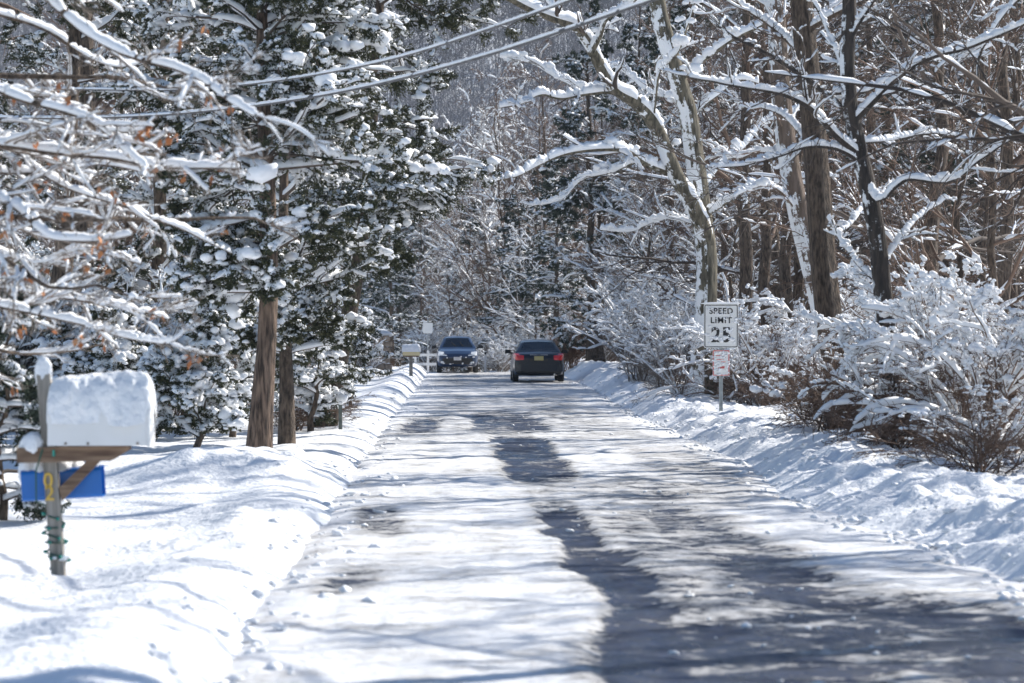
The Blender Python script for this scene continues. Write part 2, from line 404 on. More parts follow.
def gz(x, y):
    x = np.asarray(x, float); y = np.asarray(y, float)
    eL = edgeL(y); eR = edgeR(y)
    sL = eL-x; sR = x-eR
    hL = .17+.05*fbm(y*.13, y*0, 21, 2)+.30*sstep(55, 92, y)
    z = np.full(np.broadcast(x, y).shape, -.07)
    crest = np.exp(-((sL-.7)/.5)**2)*hL
    lawn = (.0+.12*sstep(24, 34, y))*sstep(.2, 1.8, sL)+.018*np.clip(sL-4, 0, 60)+.22*sstep(60, 95, y)*sstep(.6, 2.5, sL)
    lum = .04*fbm(x*1.5, y*.7, 31)+.05*fbm(x*.5, y*.16, 33)+.04*fbm(x*4, y*2.2, 35)*(.3+.7*sstep(75, 35, y))*(.35+sstep(2.2, .3, sL))
    zl = crest*.75+lawn+lum*sstep(.1, .9, sL)*(.3+.7*sstep(72, 36, y))
    # old plough windrows curving off the road into the drive on the left
    for (y0, a, hgt, wid) in ((15.2, .9, .10, .16), (18.6, 1.1, .07, .14), (21.5, 1.3, .08, .16), (24.2, 1.5, .09, .18), (26.0, 1.7, .07, .15), (30.5, 1.4, .07, .2), (33.5, 1.2, .08, .2)):
        q = sL-.15
        yc = y0-1.6*np.exp(-q/.55)+.28*fbm(q*.9, q*0+y0, 41)+.12*q
        zl = zl+hgt*(.7+.6*fbm(x*2.2, y*1.1, 43))*np.exp(-((y-yc)/(wid*2.2))**2)*sstep(.05, .4, q)*sstep(4.2, 2.0, q)
    # pile pushed up beside the drive
    zl = zl+(.30+.16*fbm(x*3.5, y*2.2, 51))*np.exp(-((x+2.5)/.85)**2-((y-31)/2.1)**2)
    zl = zl+(.12+.05*fbm(x*3, y*2, 53))*np.exp(-((x+1.9)/.6)**2-((y-13.4)/.8)**2)
    z = np.where(sL > 0, -.07+(zl+.07)*sstep(0, .38, sL), z)
    hR = .25+.07*fbm(y*.22, y*0, 61)+.24*sstep(70, 98, y)
    lumr = .10*fbm(x*2.2, y*1.3, 71)+.075*fbm(x*5, y*3, 73)+.06*fbm(x*.8, y*.4, 75)
    lumr = lumr+.10*np.abs(fbm(x*3.1, y*1.9, 78))-.04*np.abs(fbm(x*7., y*5., 79))
    # furrows left by the plough blade, running along and slightly across the bank
    fur = .045*np.sin((x*2.0+y*.55)*2.4+2*fbm(x*.7, y*.3, 77))*sstep(.1, .5, sR)*sstep(2.2, 1.2, sR)
    zr = hR*sstep(0, 1.25, sR)-.10*sstep(1.5, 2.6, sR)+.02*np.clip(sR-3, 0, 60)+(lumr+fur)*sstep(.05, .8, sR)
    z = np.where(sR > 0, -.07+(zr+.07)*sstep(0, .5, sR), z)
    return z+drop(y)

def hill_z(x, y):
    return 86*sstep(190, 620, y+.15*np.abs(x))*(1+.12*fbm(x*.006, y*.006, 91))+4*fbm(x*.02, y*.02, 93)*sstep(190, 300, y)

ys = [-14, -8, -3, 1, 4, 7]; y = 9.
while y < 205: ys.append(y); y *= 1.0042 if y < 60 else 1.012
ys = np.array(ys)
xs = np.concatenate([np.arange(-70, -14, 3.), np.arange(-14, -6, .4), np.arange(-6, 7.6, .055), np.arange(7.6, 16, .4), np.arange(16, 75, 3.)])
X, Y = np.meshgrid(xs, ys)
Z = gz(X, Y)
ground = G().grid(np.stack([X, Y, Z], -1)).build("snow_ground", M['snow']); tag(ground, kind='structure')

# road surface with its bare, wet wheel tracks
us = np.linspace(-.12, 1.12, 120)
Yr = np.repeat(ys[:, None], len(us), 1)
Xr = edgeL(Yr)+(edgeR(Yr)-edgeL(Yr))*us[None]
Xc = Xr-road_shift(Yr)
wob = .16*fbm(Yr*.3, Yr*0, 101)+.22*fbm(Xc*1.2, Yr*.8, 102)
def band(a, b, s=.18): return sstep(a-s, a+s, Xc+wob)*sstep(b+s, b-s, Xc+wob)
def yr(a, b, s=2.): return sstep(a-s, a+s, Yr)*sstep(b+s, b-s, Yr)
bare = np.maximum((.50+.20*sstep(20, 15, Yr))*band(.80, 2.6+.3*sstep(20, 13, Yr), .2), np.maximum(.95*band(.85, 1.32, .10), .66*band(1.75, 2.5, .16)))*yr(0, 27.5, 2.5)
bare = np.maximum(bare, .72*band(2.4, 3.4, .2)*yr(0, 17.5, 1.2))
bare = np.maximum(bare, .42*band(.8, 2.9, .3)*yr(27, 33, 2))
bare = np.maximum(bare, .82*band(.62, 1.48, .14)*yr(31, 46, 2.5))
bare = np.maximum(bare, .70*band(.35, 1.75, .2)*yr(46, 60, 4))
bare = np.maximum(bare, .30*band(-.5, 3.2, .35)*yr(44, 78, 6))
bare = np.maximum(bare, .42*band(1.9, 2.7, .2)*yr(50, 75, 6))
bare = np.maximum(bare, .50*band(-.85, -.45, .1)*yr(23.5, 27, .8))
bare = np.maximum(bare, .45*band(-.9, -.55, .1)*yr(18, 20, .6))
bare = np.maximum(bare, .62*band(-.9, -.1, .15)*yr(46, 56, 2))
bare = np.maximum(bare, .30*band(2.4, 3.4, .2)*yr(28, 42, 3))
bare = np.maximum(bare, .38*band(-.5, 3.8, .35)*yr(84, 130, 8))
bare = bare+.20*fbm(Xc*.8, Yr*.35, 105)+.14*fbm(Xc*3.2, Yr*.22, 106)*yr(0, 90, 8)-.04
thick = .022*(1-sstep(.3, .6, bare))+.012*fbm(Xc*4, Yr*3, 107)+.012*fbm(Xc*7, Yr*.5, 109)*(1-sstep(.3, .6, bare))
Zr = thick-.02+.02*fbm(Xc*2.2, Yr*1.6, 111)+drop(Yr)-.10*(np.clip(-us, 0, 1)+np.clip(us-1, 0, 1))[None]*5
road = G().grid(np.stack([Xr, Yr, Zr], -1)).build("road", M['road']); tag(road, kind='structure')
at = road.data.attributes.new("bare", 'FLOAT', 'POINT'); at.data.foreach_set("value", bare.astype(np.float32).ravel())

# crumbs and clods of snow dropped on the road and along the plough banks
N = 1700
cy = 12.5*np.exp(rng.uniform(0, 1, N)*np.log(110/12.5)); side = rng.uniform(0, 1, N)
cx = np.where(side < .12, rng.uniform(.9, 3.5, N), np.where(side < .75, edgeR(cy)+np.abs(rng.normal(.0, .6, N))-.15, edgeL(cy)+rng.normal(-.1, .25, N)))
cx = np.where(cy > 118, 1.5, cx)
cs = np.minimum(rng.lognormal(-4.0, .6, N), .045)*np.where(side < .22, .7, 1.1)
cz = np.maximum(gz(cx, cy), -.005)
g = G(); g.add(*lumps(np.stack([cx, cy, cz+cs*.15], 1), np.stack([cs*1.3, cs, cs*.6], 1), 1, .4))
tag(g.build("snow_clods", M['snow']), kind='stuff', label='loose clods of snow along the plowed road edges', cat='snow clods')

# far wooded hillside
hx, hy = np.meshgrid(np.linspace(-260, 330, 60), np.linspace(196, 760, 60))
hz_ = hill_z(hx, hy)-2.3
tag(G().grid(np.stack([hx, hy, hz_], -1)).build("hillside", M['snow']), kind='structure')
N = 13000
yy = rng.uniform(212, 660, N); xx = yy*rng.uniform(-.19, .24, N)
P0 = np.stack([xx, yy, hill_z(xx, yy)-2.6], 1)
hh = rng.uniform(6, 14, N)
tr = P0[:, None]+np.stack([np.linspace(0, 1, 4)[None]*rng.normal(0, 1.3, (N, 1)), np.linspace(0, 1, 4)[None]*rng.normal(0, .8, (N, 1)), np.linspace(0, 1, 4)[None]*hh[:, None]], -1)
rt = np.linspace(.05, .02, 4)[None]*rng.uniform(.7, 1.4, (N, 1))
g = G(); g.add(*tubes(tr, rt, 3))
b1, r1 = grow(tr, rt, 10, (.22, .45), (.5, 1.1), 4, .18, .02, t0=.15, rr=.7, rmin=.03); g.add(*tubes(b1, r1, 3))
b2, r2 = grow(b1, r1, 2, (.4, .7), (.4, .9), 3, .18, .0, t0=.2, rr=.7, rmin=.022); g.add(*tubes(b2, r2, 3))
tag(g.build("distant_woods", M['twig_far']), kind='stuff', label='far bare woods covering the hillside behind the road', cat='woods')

HAZE = True
if HAZE:
    hm = bpy.data.materials.new("haze"); hm.use_nodes = True; hn = hm.node_tree
    hn.nodes.remove(hn.nodes["Principled BSDF"]); pv = hn.nodes.new("ShaderNodeVolumePrincipled")
    pv.inputs["Color"].default_value = (.76, .86, 1.0, 1); pv.inputs["Density"].default_value = .0002
    hn.links.new(pv.outputs[0], hn.nodes["Material Output"].inputs["Volume"])
    hb = G().box((35, 380, 64), (330, 420, 76)).build("haze", hm, smooth=False); tag(hb, kind='stuff')
# ------------------------------------------------------------------ tree builders
def finish_tree(root, trunk, crown, snow, bark, twig, leaves=None, leafmat=None):
    trunk.build("trunk", bark, root)
    crown.build("crown", twig, root)
    snow.build("snow_cover", M['tree_snow'], root)
    if leaves is not None: leaves.build("dry_leaves", leafmat, root)
    return root

def wander(H, lean, K, amp):
    z = np.linspace(0, 1, K)
    w = np.cumsum(rng.normal(0, amp, (K, 2)), 0); w -= w[0]
    return np.stack([z*lean[0]+w[:, 0], z*lean[1]+w[:, 1], z*H], 1)

def bare_tree(label, H=13, r=.16, lean=(0, 0), limbs=15, bark='bark', twig='twig', first=.22, snow=.028, fine=4, loc=(0, 0, 0), group=None, spread=(.28, .48), gap=.3, base=0):
    root = thing("bare_tree", loc, label, "tree", group)
    K = 14
    tp = wander(H, lean, K, .07); tr = r*(1-.86*np.linspace(0, 1, K)**1.1); tr[0] *= 1.35
    tp[0, 2] -= .3
    T = tp[None]; TR = tr[None]
    gt = G(); gt.add(*trunk_tube(tp, tr))
    l1, r1 = grow(T, TR, limbs, spread, (.7, 1.25), 10, .14, .012, t0=first, rr=.5, rmin=.012)
    l2, r2 = grow(l1, r1, 8, (.3, .55), (.5, 1.0), 8, .17, .006, .8, t0=.2, rr=.6, rmin=.006)
    l3, r3 = grow(l2, r2, 6, (.35, .6), (.45, 1.0), 6, .2, .0, .8, t0=.15, rr=.65, rmin=.004)
    gc = G(); gs = G()
    for p, q, n in ((l1, r1, 6), (l2, r2, 4), (l3, r3, 3)): gc.add(*tubes(p, q, n))
    gs.add(*snow_on(l1, r1, snow*1.4, .008, gap)); gs.add(*snow_on(l2, r2, snow, .007, gap*1.2)); gs.add(*snow_on(l3, r3, snow*.6, .004, min(.85, gap*1.9), 1.5))
    pp = l2[:, 1:6].reshape(-1, 3); k = rng.uniform(0, 1, len(pp)) < .10*(1-gap)
    gs.add(*clumps(pp[k], rng.lognormal(-3.6, .4, k.sum())*snow/.028, 2))
    if fine:
        l4, r4 = grow(l3, r3, fine, (.4, .7), (.4, 1.0), 4, .2, 0, .8, t0=.15, rr=.7, rmin=.0035)
        gc.add(*tubes(l4, r4, 3))
        if gap < .2: gs.add(*snow_on(l4, r4, snow*.5, .004, .6, 1))
    return finish_tree(root, gt, gc, gs, M[bark], M[twig])

def shrub(label, stems=16, L=(1.4, 2.4), arch=-.10, out=(.2, .9), twig='twig', snow=.03, lump=0., fine=3, gap=.25, loc=(0, 0, 0), group=None, name="shrub", r=.014, leaves=0, leafmat='leaf_brown', bare0=.15):
    root = thing(name, loc, label, "shrub", group)
    N = stems
    az = rng.uniform(0, 6.28, N); th = rng.uniform(out[0], out[1], N)
    d = np.stack([np.cos(az)*np.sin(th), np.sin(az)*np.sin(th), np.cos(th)], 1)
    K = 10; Ls = rng.uniform(L[0], L[1], N); st = (Ls/(K-1))[:, None]
    pts = [np.stack([rng.normal(0, .12, N), rng.normal(0, .12, N), np.full(N, -.12)], 1)]
    for k in range(K-1):
        pts.append(pts[-1]+d*st); d = d+rng.normal(0, .09, (N, 3)); d[:, 2] += arch*(.4+k/K); d = nrm(d)
    P = np.stack(pts, 1); R = r*rng.uniform(.7, 1.3, (N, 1))*np.linspace(1, .35, K)[None]
    l2, r2 = grow(P, R, 9, (.25, .5), (.4, 1.0), 7, .17, -.02, .8, t0=.2, rr=.6, rmin=.004)
    l3, r3 = grow(l2, r2, 6, (.35, .65), (.4, 1.0), 5, .2, -.02, .8, t0=.1, rr=.7, rmin=.003)
    gs_ = G(); gs_.add(*tubes(P, R, 5)); gc = G(); gc.add(*tubes(l2, r2, 4)); gc.add(*tubes(l3, r3, 3))
    ztop = np.percentile(l3[..., 2], 95)
    def high(p, q, a, b):
        k = rng.uniform(0, 1, len(p)) < sstep(a, b, p[..., 2].mean(1)/ztop); return p[k], q[k]
    sn = G(); sn.add(*snow_on(P, R, snow*1.2, .010, gap))
    sn.add(*snow_on(*high(l2, r2, bare0, bare0+.5), snow, .009, gap)); sn.add(*snow_on(*high(l3, r3, bare0+.1, bare0+.8), snow*.6, .005, min(.85, gap*1.7+.15), 1.5))
    if fine:
        l4, r4 = grow(l3, r3, fine, (.4, .7), (.4, 1.), 4, .2, -.01, t0=.1, rr=.7, rmin=.0028)
        gc.add(*tubes(l4, r4, 3))
    if lump:
        pp = l3[:, 1:4].reshape(-1, 3); top = sstep(.1, .9, pp[:, 2]/pp[:, 2].max())
        pick = rng.uniform(0, 1, len(pp)) < lump*1.5*top**2
        dd = np.repeat((l3[:, -1]-l3[:, 0]), 3, 0)[pick]
        c = pp[pick]; sz_ = rng.lognormal(-3.6, .4, len(c))
        sn.add(*clumps(c+np.array([0, 0, .35])*sz_[:, None], sz_, 4, 1, dd))
    lv = None
    if leaves:
        pp = l3.reshape(-1, 3); ii = rng.integers(0, len(pp), leaves); lv = G()
        lv.add(*cards(pp[ii], rng.normal(0, 1, (leaves, 3))+np.array([0, 0, -.7]), rng.uniform(.03, .06, leaves), .014))
    gs_.build("stems", M[twig], root); gc.build("twigs", M[twig], root); sn.build("snow_cover", M['tree_snow'], root)
    if lv is not None: lv.build("dry_leaves", M[leafmat], root)
    return root

def evergreen(label, H=9, r=.17, lean=(0, 0), base=1.2, reach=2.2, limbs=60, n2=7, n3=4, foliage='cedar', bark='bark_cedar', droop=-.03, slope=(.9, 1.5), tip=.35, ncard=11, card=(.03, .07), lump=.5, big=1.0, loc=(0, 0, 0), group=None, name="cedar_tree", cat="tree", trunkpts=None, zmax=None, cw=.011):
    root = thing(name, loc, label, cat, group)
    K = 14
    tp = wander(H, lean, K, .05) if trunkpts is None else spline(trunkpts, K)
    H = tp[-1, 2]; tr = r*(1-.88*np.linspace(0, 1, K)); tr[0] *= 1.4; tr[1] *= 1.12; tp[0, 2] -= .25
    gt = G(); gt.add(*trunk_tube(tp, tr))
    N = limbs; zz = base+(H-base)*rng.uniform(0, 1, N)**1.05*.97
    f = zz/H*(K-1); i = np.minimum(f.astype(int), K-2); a = (f-i)[:, None]
    p = tp[i]*(1-a)+tp[i+1]*a
    az = rng.uniform(0, 6.28, N); th = rng.uniform(slope[0], slope[1], N)
    rel = (zz-base)/(H-base)
    L = reach*(1-(1-tip)*rel)*np.minimum(1, .55+rel*3)*rng.uniform(.55, 1.12, N)
    d = np.stack([np.cos(az)*np.sin(th), np.sin(az)*np.sin(th), np.cos(th)], 1)
    K1 = 9; st = (L/(K1-1))[:, None]; pts = [p]
    for k in range(K1-1):
        pts.append(pts[-1]+d*st); d = d+rng.normal(0, .09, (N, 3)); d[:, 2] += droop; d = nrm(d)
    P = np.stack(pts, 1); R = (.012+L*.010)[:, None]*np.linspace(1, .25, K1)[None]
    l2, r2 = grow(P, R, n2, (.28, .5), (.5, 1.1), 6, .14, droop, .7, t0=.22, rr=.6, rmin=.004)
    l3, r3 = grow(l2, r2, n3, (.4, .7), (.4, 1.0), 5, .16, droop, .7, t0=.15, rr=.7, rmin=.003)
    gc = G(); gc.add(*tubes(P, R, 5)); gc.add(*tubes(l2, r2, 3))
    fol = G()
    pp = np.concatenate([l3.reshape(-1, 3), l2[:, 2:].reshape(-1, 3)])
    dd = np.concatenate([np.gradient(l3, axis=1).reshape(-1, 3), np.gradient(l2, axis=1)[:, 2:].reshape(-1, 3)])
    C = np.repeat(pp, ncard, 0); D = nrm(np.repeat(dd, ncard, 0))+rng.normal(0, .6, (len(C), 3))
    C = C+rng.normal(0, .022, C.shape)
    fol.add(*cards(C, D, rng.uniform(card[0], card[1], len(C)), cw*rng.uniform(.7, 1.3, len(C))))
    bough = rng.uniform(0, 1, len(P))                      # whole boughs are heavily laden, others nearly bare
    q2 = np.repeat(bough, n2); q3 = np.repeat(q2, n3)
    k2 = rng.uniform(0, 1, len(l2)) < .35+lump*(.2+1.3*q2); k3 = rng.uniform(0, 1, len(l3)) < .10+lump*(.1+1.5*q3**1.3)
    sn = G(); sn.add(*snow_on(P, R, .05*big, .03, .25)); sn.add(*snow_on(l2[k2], r2[k2], .05*big, .045*big, .3, 3)); sn.add(*snow_on(l3[k3], r3[k3], .038*big, .036*big, .3, 2))
    tips = l3[:, 1:].reshape(-1, 3); td = np.gradient(l3, axis=1)[:, 1:].reshape(-1, 3); b3 = np.repeat(q3, 4)
    pick = rng.uniform(0, 1, len(tips)) < lump*.35*(.1+1.4*b3**2)
    c = tips[pick]; sz_ = rng.lognormal(-3.35, .45, len(c))*big
    sn.add(*clumps(c+np.array([0, 0, .4])*sz_[:, None], sz_, 2, 1, td[pick], .3))
    ends = l2[:, 3:].reshape(-1, 3); ed = np.gradient(l2, axis=1)[:, 3:].reshape(-1, 3); b2 = np.repeat(q2, 3)
    pick = rng.uniform(0, 1, len(ends)) < .35*lump*b2**2
    c = ends[pick]; sz_ = np.minimum(rng.lognormal(-3.0, .35, len(c)), .075)*big
    sn.add(*clumps(c+np.array([0, 0, .35])*sz_[:, None], sz_, 6, 2, ed[pick], .26))
    gt.build("trunk", M[bark], root)
    cr = gc.build("crown", M['twig_dark'], root); fol.build("foliage", M[foliage], cr, smooth=False)
    sn.build("snow_cover", M['tree_snow'], root)
    return root

def px_loc(px, d, dz=0.):
    x = (px-VX)/F*d
    return (x, d, float(gz(np.array([x]), np.array([d]))[0])+dz if d < 200 else float(hill_z(np.array([x]), np.array([d]))[0])-2.4)

def pix_tree(name, label, trunkpx, d, r, limbs, bark, twig, snow=.045, K=18, n2=7, n3=6, n4=4, l2=(.25, .5), flat=.75, loc=None, gap=.2, leaves=0, spread_d=.0, rmin=.004):
    """a tree whose trunk and main limbs follow measured outlines; limbs are [(px,py)...], depth offset at the tip, radii"""
    tpts = np.array([W(a, b, d+(c[0] if c else 0)) for a, b, *c in trunkpx])
    o = tpts[0].copy(); root = thing(name, tuple(o), label, "tree")
    tp = spline(tpts, K)-o; tr = np.linspace(r[0], r[1], K); tr[0] *= 1.35; tr[1] *= 1.1
    gt = G(); gt.add(*trunk_tube(tp, tr))
    LP = []; LR = []
    for pts, dd, r0, r1 in limbs:
        n = len(pts); P = np.array([W(a, b, d+dd[0]+(dd[1]-dd[0])*i/(n-1)) for i, (a, b) in enumerate(pts)])
        q = spline(P, K)-o; q += np.cumsum(rng.normal(0, .008, q.shape), 0)*np.linspace(0, 1, K)[:, None]
        LP.append(q); LR.append(np.linspace(r0, r1, K))
    LP = np.array(LP); LR = np.array(LR)
    gc = G()
    for p_, q_ in zip(LP, LR): gt.add(*trunk_tube(p_, q_, 12, .09))
    sn = G()
    fine = np.array([spline(q, 150) for q in LP]); fr = np.array([np.interp(np.linspace(0, 1, 150), np.linspace(0, 1, K), q) for q in LR])
    sn.add(*snow_on(fine, fr, snow*1.5, .012, gap*.6, 1))
    a2, b2 = grow(LP, LR, n2, l2, (.45, 1.05), 9, .15, .0, flat, t0=.12, rr=.5, rmin=rmin*1.5)
    a3, b3 = grow(a2, b2, n3, (.35, .6), (.4, 1.0), 7, .18, .0, flat, t0=.1, rr=.65, rmin=rmin)
    a4, b4 = grow(a3, b3, n4, (.4, .7), (.4, 1.0), 4, .2, .0, flat, t0=.1, rr=.7, rmin=rmin*.7)
    for p, q, n in ((a2, b2, 5), (a3, b3, 4), (a4, b4, 3)): gc.add(*tubes(p, q, n))
    sn.add(*snow_on(a2, b2, snow*.9, .008, gap)); sn.add(*snow_on(a3, b3, snow*.5, .005, min(.8, gap*1.6+.15), 1.5))
    pp = fine[:, 4:].reshape(-1, 3); k = rng.uniform(0, 1, len(pp)) < .07
    ss = rng.lognormal(-3.2, .35, k.sum())*snow/.04
    sn.add(*clumps(pp[k]+np.array([0, 0, 1])*(ss*.5+fr[:, 4:].reshape(-1)[k])[:, None], ss, 3))
    lv = None
    if leaves:
        pp = a3.reshape(-1, 3); lv = G()
        ii = rng.integers(0, len(pp), leaves//3); C = np.repeat(pp[ii], 3, 0)+rng.normal(0, .02, (len(ii)*3, 3))
        lv.add(*cards(C, rng.normal(0, .6, C.shape)+np.array([0, 0, -1]), rng.uniform(.05, .09, len(C)), .022))
    return finish_tree(root, gt, gc, sn, M[bark], M[twig], lv, M['leaf_orange'])

# ------------------------------------------------------------------ left side: near beech, cedars, spruce
pix_tree("beech_tree", "nearest bare tree on the left, low snowy branches holding a few orange dry leaves",
    [(-330, 640), (-322, 480), (-310, 300), (-296, 120), (-270, -80), (-262, -260)], 20.5, (.17, .09), [
    ([(-275, -60), (-120, -60), (30, -22), (62, 10), (105, 42), (150, 58), (190, 68), (216, 88), (250, 108)], (0, -1.5), .05, .010),
    ([(-290, 60), (-150, 70), (-60, 72), (0, 76), (60, 77), (130, 82), (180, 94), (222, 88)], (0, 1.0), .04, .008),
    ([(-292, 80), (-140, 60), (-40, 70), (20, 98), (60, 110), (105, 128), (125, 148), (150, 168)], (0, -.8), .045, .009),
    ([(-300, 160), (-150, 135), (0, 146), (50, 154), (110, 159), (165, 167), (250, 171)], (0, -.3), .05, .010),
    ([(-302, 190), (-160, 170), (-60, 168), (0, 173), (55, 173), (95, 164), (150, 175)], (0, 1.6), .035, .007),
    ([(-304, 220), (-150, 190), (-30, 190), (0, 200), (26, 214), (44, 236), (95, 242), (130, 236)], (0, -1.2), .045, .009),
    ([(-306, 250), (-150, 235), (-30, 245), (40, 262), (92, 252), (140, 262)], (0, .8), .035, .008),
    ([(-300, 150), (-150, 190), (0, 216), (100, 219), (170, 221), (256, 222), (298, 244)], (0, 2.5), .04, .006),
    ([(-308, 290), (-150, 270), (-20, 286), (60, 300), (120, 312), (165, 322)], (0, 1.2), .035, .007),
    ([(-309, 300), (-150, 290), (-20, 304), (70, 326), (130, 344), (172, 352)], (0, -.6), .036, .007),
    ([(-298, 120), (-160, 110), (-30, 120), (60, 190), (130, 215), (180, 236), (232, 262)], (0, 2.), .03, .006),
    ([(-280, 0), (-150, 10), (-20, 10), (50, 30), (95, 60), (130, 66), (190, 40)], (0, 2.), .03, .006),
    ([(-309, 310), (-170, 330), (-40, 340), (20, 352), (60, 352), (100, 344)], (0, 2.), .03, .006),
    ([(-300, 180), (-150, 200), (-30, 225), (20, 270), (60, 290), (110, 285), (150, 300)], (0, -1.5), .03, .006),
    ], 'bark', 'twig_grey', snow=.027, n2=12, n3=8, n4=4, l2=(.12, .32), flat=.7, gap=.28, leaves=300, rmin=.003)

def at_pix_trunk(pts, d):
    P = np.array([W(a, b, d) for a, b in pts]); return P

def local(pts, d):
    P = at_pix_trunk(pts, d); return P[0].copy(), P-P[0]

o, tpx = local([(257, 463), (264, 380), (269, 300), (268, 200), (264, 100), (262, 0), (258, -140), (254, -300)], 35.5)
evergreen("big old cedar with a shredding brown trunk at the left roadside, boughs clumped with snow", r=.145, base=2.1, reach=2.0, limbs=105, n2=7, n3=5, trunkpts=tpx, loc=tuple(o), tip=.75, lump=.62, big=1.2, droop=-.035, slope=(.9, 1.6))
o, tpx = local([(287, 446), (287, 380), (284, 300), (284, 180), (288, 90), (290, 0), (292, -120), (295, -260)], 39.5)
evergreen("second cedar with a darker trunk right behind the big old cedar", r=.10, base=1.15, reach=1.9, limbs=80, n2=7, n3=5, trunkpts=tpx, loc=tuple(o), tip=.8, lump=.55, big=1.1, bark='bark', droop=-.03)
o, tpx = local([(322, 426), (346, 330), (362, 240), (372, 120), (380, 0), (384, -120), (390, -260)], 46)
evergreen("dense dark green cedar leaning over the road behind the two left trunks", r=.15, base=2.4, reach=2.35, limbs=85, n2=8, n3=6, trunkpts=tpx, loc=tuple(o), tip=.75, lump=.52, big=1.1, bark='bark', droop=-.03, slope=(.9, 1.7))
evergreen("dark evergreen with a dark straight trunk at the top left corner of the view", H=12, r=.2, base=3.0, reach=2.6, limbs=60, n2=6, n3=4, loc=px_loc(52, 47), lump=.3, bark='bark')
evergreen("snowy cedar behind the near left branches, between the corner evergreen and the big old cedar", H=11, r=.16, base=1.2, reach=2.3, limbs=62, n2=6, n3=5, loc=px_loc(160, 50), lump=.6, big=1.15, bark='bark')

evergreen("young spruce with drooping snowy boughs beside the big white mailbox", H=2.3, r=.035, base=.12, reach=.85, limbs=46, n2=7, n3=3, foliage='spruce', bark='bark', droop=-.10, slope=(1.2, 1.7), tip=.12, ncard=8, card=(.03, .06), lump=.4, big=.75, loc=px_loc(2, 24.5), name="young_spruce", cw=.008)

# snow-laden low evergreens, one mesh set, copied
sh0 = evergreen("round snow-smothered evergreen shrub left of the big old cedar trunk", H=1.7, r=.04, base=.05, reach=1.0, limbs=44, n2=6, n3=4, foliage='cedar', bark='bark', droop=-.05, slope=(.5, 1.5), tip=.5, ncard=6, lump=.95, big=1.05, loc=px_loc(190, 37.5), name="evergreen_shrub", cat="shrub")
dup(sh0, px_loc(118, 41), 2.1, 1.05, "snow-smothered evergreen shrub behind the plowed pile, second left of the big old cedar trunk")
dup(sh0, px_loc(40, 44), 4.0, 1.2, "snow-smothered evergreen shrub far left, seen behind the big white mailbox")
sh1 = evergreen("low snow-bowed cedar sapling beside the thin green roadside stake", H=2.5, r=.045, base=.15, reach=1.15, limbs=46, n2=6, n3=5, foliage='cedar', bark='bark', droop=-.07, slope=(.6, 1.6), tip=.35, ncard=5, lump=.9, big=1.0, loc=px_loc(312, 44), name="evergreen_shrub", cat="shrub")
dup(sh1, px_loc(352, 57), 1.3, (.8, .8, .8), "small snow-bowed cedar sapling just behind the thin green roadside stake")
dup(sh1, px_loc(232, 42), 3.1, 1.0, "snow-bowed cedar sapling between the shrub and the trunk of the big old cedar")

# ------------------------------------------------------------------ right side: forked oak, dark tree, trunks
pix_tree("forked_tree", "big forked tree behind the speed limit sign, snow along its long horizontal limbs",
    [(703, 402), (704, 340), (708, 262), (702, 215), (694, 150), (688, 110), (672, 60), (656, 0), (648, -80), (640, -220), (640, -420)], 60, (.245, .13), [
    ([(707, 246), (700, 220), (676, 175), (652, 120), (640, 105), (610, 85), (592, 50), (575, 25), (545, 15), (505, -5), (440, -40)], (0, -3), .19, .06),
    ([(668, 172), (640, 160), (628, 150), (600, 148), (565, 152), (540, 162), (515, 174), (494, 178)], (-.5, -4), .075, .02),
    ([(634, 100), (612, 92), (585, 94), (560, 98), (540, 94), (520, 104), (498, 108)], (-1, -3), .06, .015),
    ([(592, 52), (600, 36), (606, 20), (628, 6), (650, -14)], (-2, -3), .06, .02),
    ([(590, 40), (568, 22), (548, 4), (530, -20)], (-2, 1), .05, .015),
    ([(652, 122), (655, 100), (660, 70), (676, 55), (690, 20), (700, -20)], (-1, -2), .05, .015),
    ([(697, 165), (692, 130), (700, 110), (718, 95), (740, 80), (760, 84)], (0, 1), .05, .014),
    ([(706, 215), (730, 200), (752, 190), (790, 180), (830, 176)], (0, -2), .055, .012),
    ([(702, 190), (720, 165), (745, 145), (768, 118), (800, 108)], (0, 2), .05, .012),
    ([(690, 130), (676, 100), (650, 92), (620, 70), (600, 66)], (0, 2.5), .05, .012),
    ([(680, 80), (700, 62), (730, 40), (780, 10), (800, -30)], (0, -1), .06, .02),
    ([(610, 84), (585, 90), (560, 78), (530, 62), (505, 60)], (-1, 1), .04, .012),
    ([(640, 160), (610, 172), (585, 178), (560, 200), (530, 208)], (-1, 1), .035, .008),
    ([(708, 232), (690, 222), (660, 220), (630, 232), (600, 230)], (0, 2), .035, .008),
    ([(656, 0), (640, -40), (600, -80), (560, -130)], (0, -2), .07, .02),
    ([(648, -80), (680, -140), (720, -200)], (0, 2), .07, .02),
    ], 'bark_olive', 'twig_dark', snow=.08, n2=5, n3=4, n4=2, l2=(.12, .28), gap=.15, rmin=.005)

